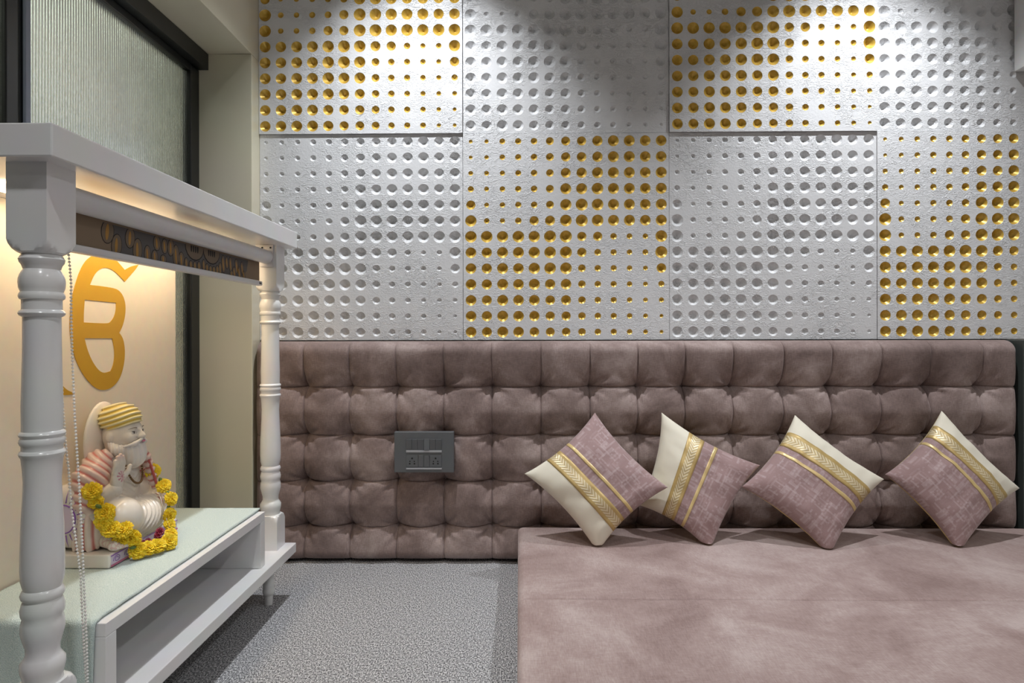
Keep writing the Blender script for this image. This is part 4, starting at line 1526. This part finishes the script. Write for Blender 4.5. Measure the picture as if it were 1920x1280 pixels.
# bead necklace
nk = MB()
for k in range(34):
    t = -1 + 2 * k / 33
    p = (0.030 + 0.018 * (1 - t * t) , 0.030 * math.sin(t * PI / 2), 0.216 - 0.062 * (1 - abs(t) ** 2.2))
    nk.ball(S3(p), 0.0027, 8, 6)
nk.build('bead_necklace', M['necklace'], stt, smooth=180)
# trim lines of the shawl edge beside the chest
MB().tube([S3(p) for p in ((0.030, 0.040, 0.225), (0.045, 0.044, 0.200), (0.056, 0.046, 0.165), (0.062, 0.050, 0.135), (0.066, 0.062, 0.122))], [.002, .0028, .003, .003, .002], 8).build('shawl_edge', M['red_paint'], stt, smooth=180)

# ================================================================ MARIGOLD GARLAND
gl = tag(empty('marigold_garland', (-0.86, 1.45, 0.3395)), 'yellow marigold garland with dark red blooms draped around the statue', 'garland')


def marigold_mesh(name, R, seed, mat, layers=7):
    rn = random.Random(seed)
    mb = MB()
    for l in range(layers):
        el_ = -0.35 + 1.75 * l / (layers - 1)            # elevation of this ring
        n = max(5, int(17 * math.cos(max(0, el_) * 0.82)))
        for k in range(n):
            a = 2 * PI * (k + 0.5 * (l % 2)) / n + rn.uniform(-.12, .12)
            e = el_ + rn.uniform(-.12, .12)
            rad = R * rn.uniform(0.88, 1.06) * (1.0 if el_ < .9 else 0.86)
            d = Vector((math.cos(e) * math.cos(a), math.cos(e) * math.sin(a), math.sin(e) * 0.8))
            t = Vector((-math.sin(a), math.cos(a), 0))
            nn = d.cross(t)
            w = R * rn.uniform(0.13, 0.20)
            b0 = d * R * 0.30
            p1 = d * rad * 0.72
            p2 = d * rad
            cu = nn * R * 0.10
            mb.add([b0 - t * w * .4, b0 + t * w * .4, p1 + t * w + cu, p1 - t * w + cu, p2 + t * w * .95 - cu * .3, p2 + t * w * .3 + cu * .6, p2 - t * w * .35 - cu * .2, p2 - t * w * .95 + cu * .5],
                   [(0, 1, 2, 3), (3, 2, 4, 5, 6, 7)])
    mb.ball((0, 0, 0), R * 0.5, 10, 7, (1, 1, .8))
    me = mb.mesh(name, None)
    me.materials.append(mat)
    return me


MG = [marigold_mesh('marigold_bloom', 0.0205, s, M['marigold']) for s in (1, 2, 3)]
CR = marigold_mesh('crimson_bloom', 0.0105, 9, M['crimson'], 5)
FL = [(-0.947, 1.372, 0.505, 1.0, 'n'), (-0.939, 1.372, 0.481, 0.8, 'n'), (-0.916, 1.37, 0.457, 1.05, 'n'), (-0.916, 1.366, 0.439, 0.95, 'n'), (-0.904, 1.37, 0.422, 1.0, 'n'), (-0.883, 1.382, 0.416, 1.0, 'n'), (-0.892, 1.388, 0.391, 0.9, 'n'), (-0.874, 1.4, 0.391, 0.95, 'n'), (-0.869, 1.411, 0.3595, 0.95, 't'), (-0.855, 1.426, 0.3595, 0.9, 't'), (-0.842, 1.443, 0.3595, 0.9, 't'), (-0.834, 1.475, 0.358, 1.0, 't'), (-0.848, 1.51, 0.364, 0.8, 't'), (-0.919, 1.555, 0.508, 0.95, 's'), (-0.89, 1.552, 0.472, 0.9, 's'), (-0.869, 1.547, 0.441, 0.88, 's'), (-0.866, 1.535, 0.404, 0.92, 's'), (-0.86, 1.525, 0.383, 0.78, 's')]
DIRS = {'n': (0.35, -0.9, 0.25), 't': (0.55, -0.5, 0.65), 's': (0.75, -0.45, 0.35)}
rnd = random.Random(11)
for k, (x, y, z, s, d) in enumerate(FL):
    o = bpy.data.objects.new('marigold_bloom', MG[k % 3]); col.objects.link(o); o.parent = gl
    o.location = Vector((x, y, z)) - gl.location
    dv = Vector(DIRS[d]) + Vector((rnd.uniform(-.3, .3), rnd.uniform(-.3, .3), rnd.uniform(-.3, .3)))
    o.rotation_euler = dv.to_track_quat('Z', 'Y').to_euler()
    o.scale = (s, s, s * (0.72 if d == 's' else 0.9))
for p, s in [((-0.858, 1.48, 0.38), 1.0), ((-0.858, 1.472, 0.374), 0.9), ((-0.868, 1.45, 0.367), 0.75), ((-0.872, 1.437, 0.368), 0.65)]:
    o = bpy.data.objects.new('crimson_bloom', CR); col.objects.link(o); o.parent = gl
    o.location = Vector(p) - gl.location
    o.rotation_euler = Vector((0.5, -0.4, 0.7)).to_track_quat('Z', 'Y').to_euler()
    o.scale = (s, s, s)
def calyx(p, d, L_=0.014):
    d = Vector(d).normalized(); p = Vector(p)
    pts = [p - d * L_ * .5, p - d * L_ * .25, p, p + d * L_ * .3, p + d * L_ * .5]
    MB().tube(pts, [.0016, .0040, .0046, .0036, .0012], 8).build('green_calyx', M['leaf'], gl, smooth=180)
for p, d in [((-0.927, 1.56, 0.525), (-0.3, 0.1, 1)), ((-0.898, 1.552, 0.486), (-0.3, 0.1, 1)), ((-0.924, 1.36, 0.474), (1, 0, -0.5)), ((-0.871, 1.54, 0.421), (0, 0, 1)), ((-0.870, 1.395, 0.372), (1, 0.2, 0.1)), ((-0.877, 1.548, 0.454), (-0.2, 0, 1))]:
    calyx(p, d)
# the white string the blooms are threaded on
MB().tube([(-0.985, 1.400, 0.540), (-0.975, 1.380, 0.515)] + [f[:3] for f in FL] , 0.0006, 5).build('thread', M['beard'], gl, smooth=180)

# ================================================================ CEILING SPOTLIGHT FIXTURES
for p, t, e, sz, bl, cc, rad, lab in DOWN:
    f = tag(empty('recessed_spotlight', (p[0], p[1], CEIL)), lab, 'spotlight', 'ceiling spotlights')
    R0 = 0.055
    rg = []
    for rr, zz in ((R0, CEIL - 0.0005), (R0, CEIL - 0.004), (R0 * .82, CEIL - 0.006), (R0 * .74, CEIL - 0.0005)):
        rg.append([(p[0] + rr * math.cos(2 * PI * i / 32), p[1] + rr * math.sin(2 * PI * i / 32), zz) for i in range(32)])
    MB().rings(rg, False, False).build('trim_ring', M['plastic_white'], f, fixn=True)
    MB().lathe([(CEIL - 0.002, R0 * .7), (CEIL - 0.0006, R0 * .72)], p[0], p[1], 32).build('lens', M['lamp_white'], f, fixn=True)
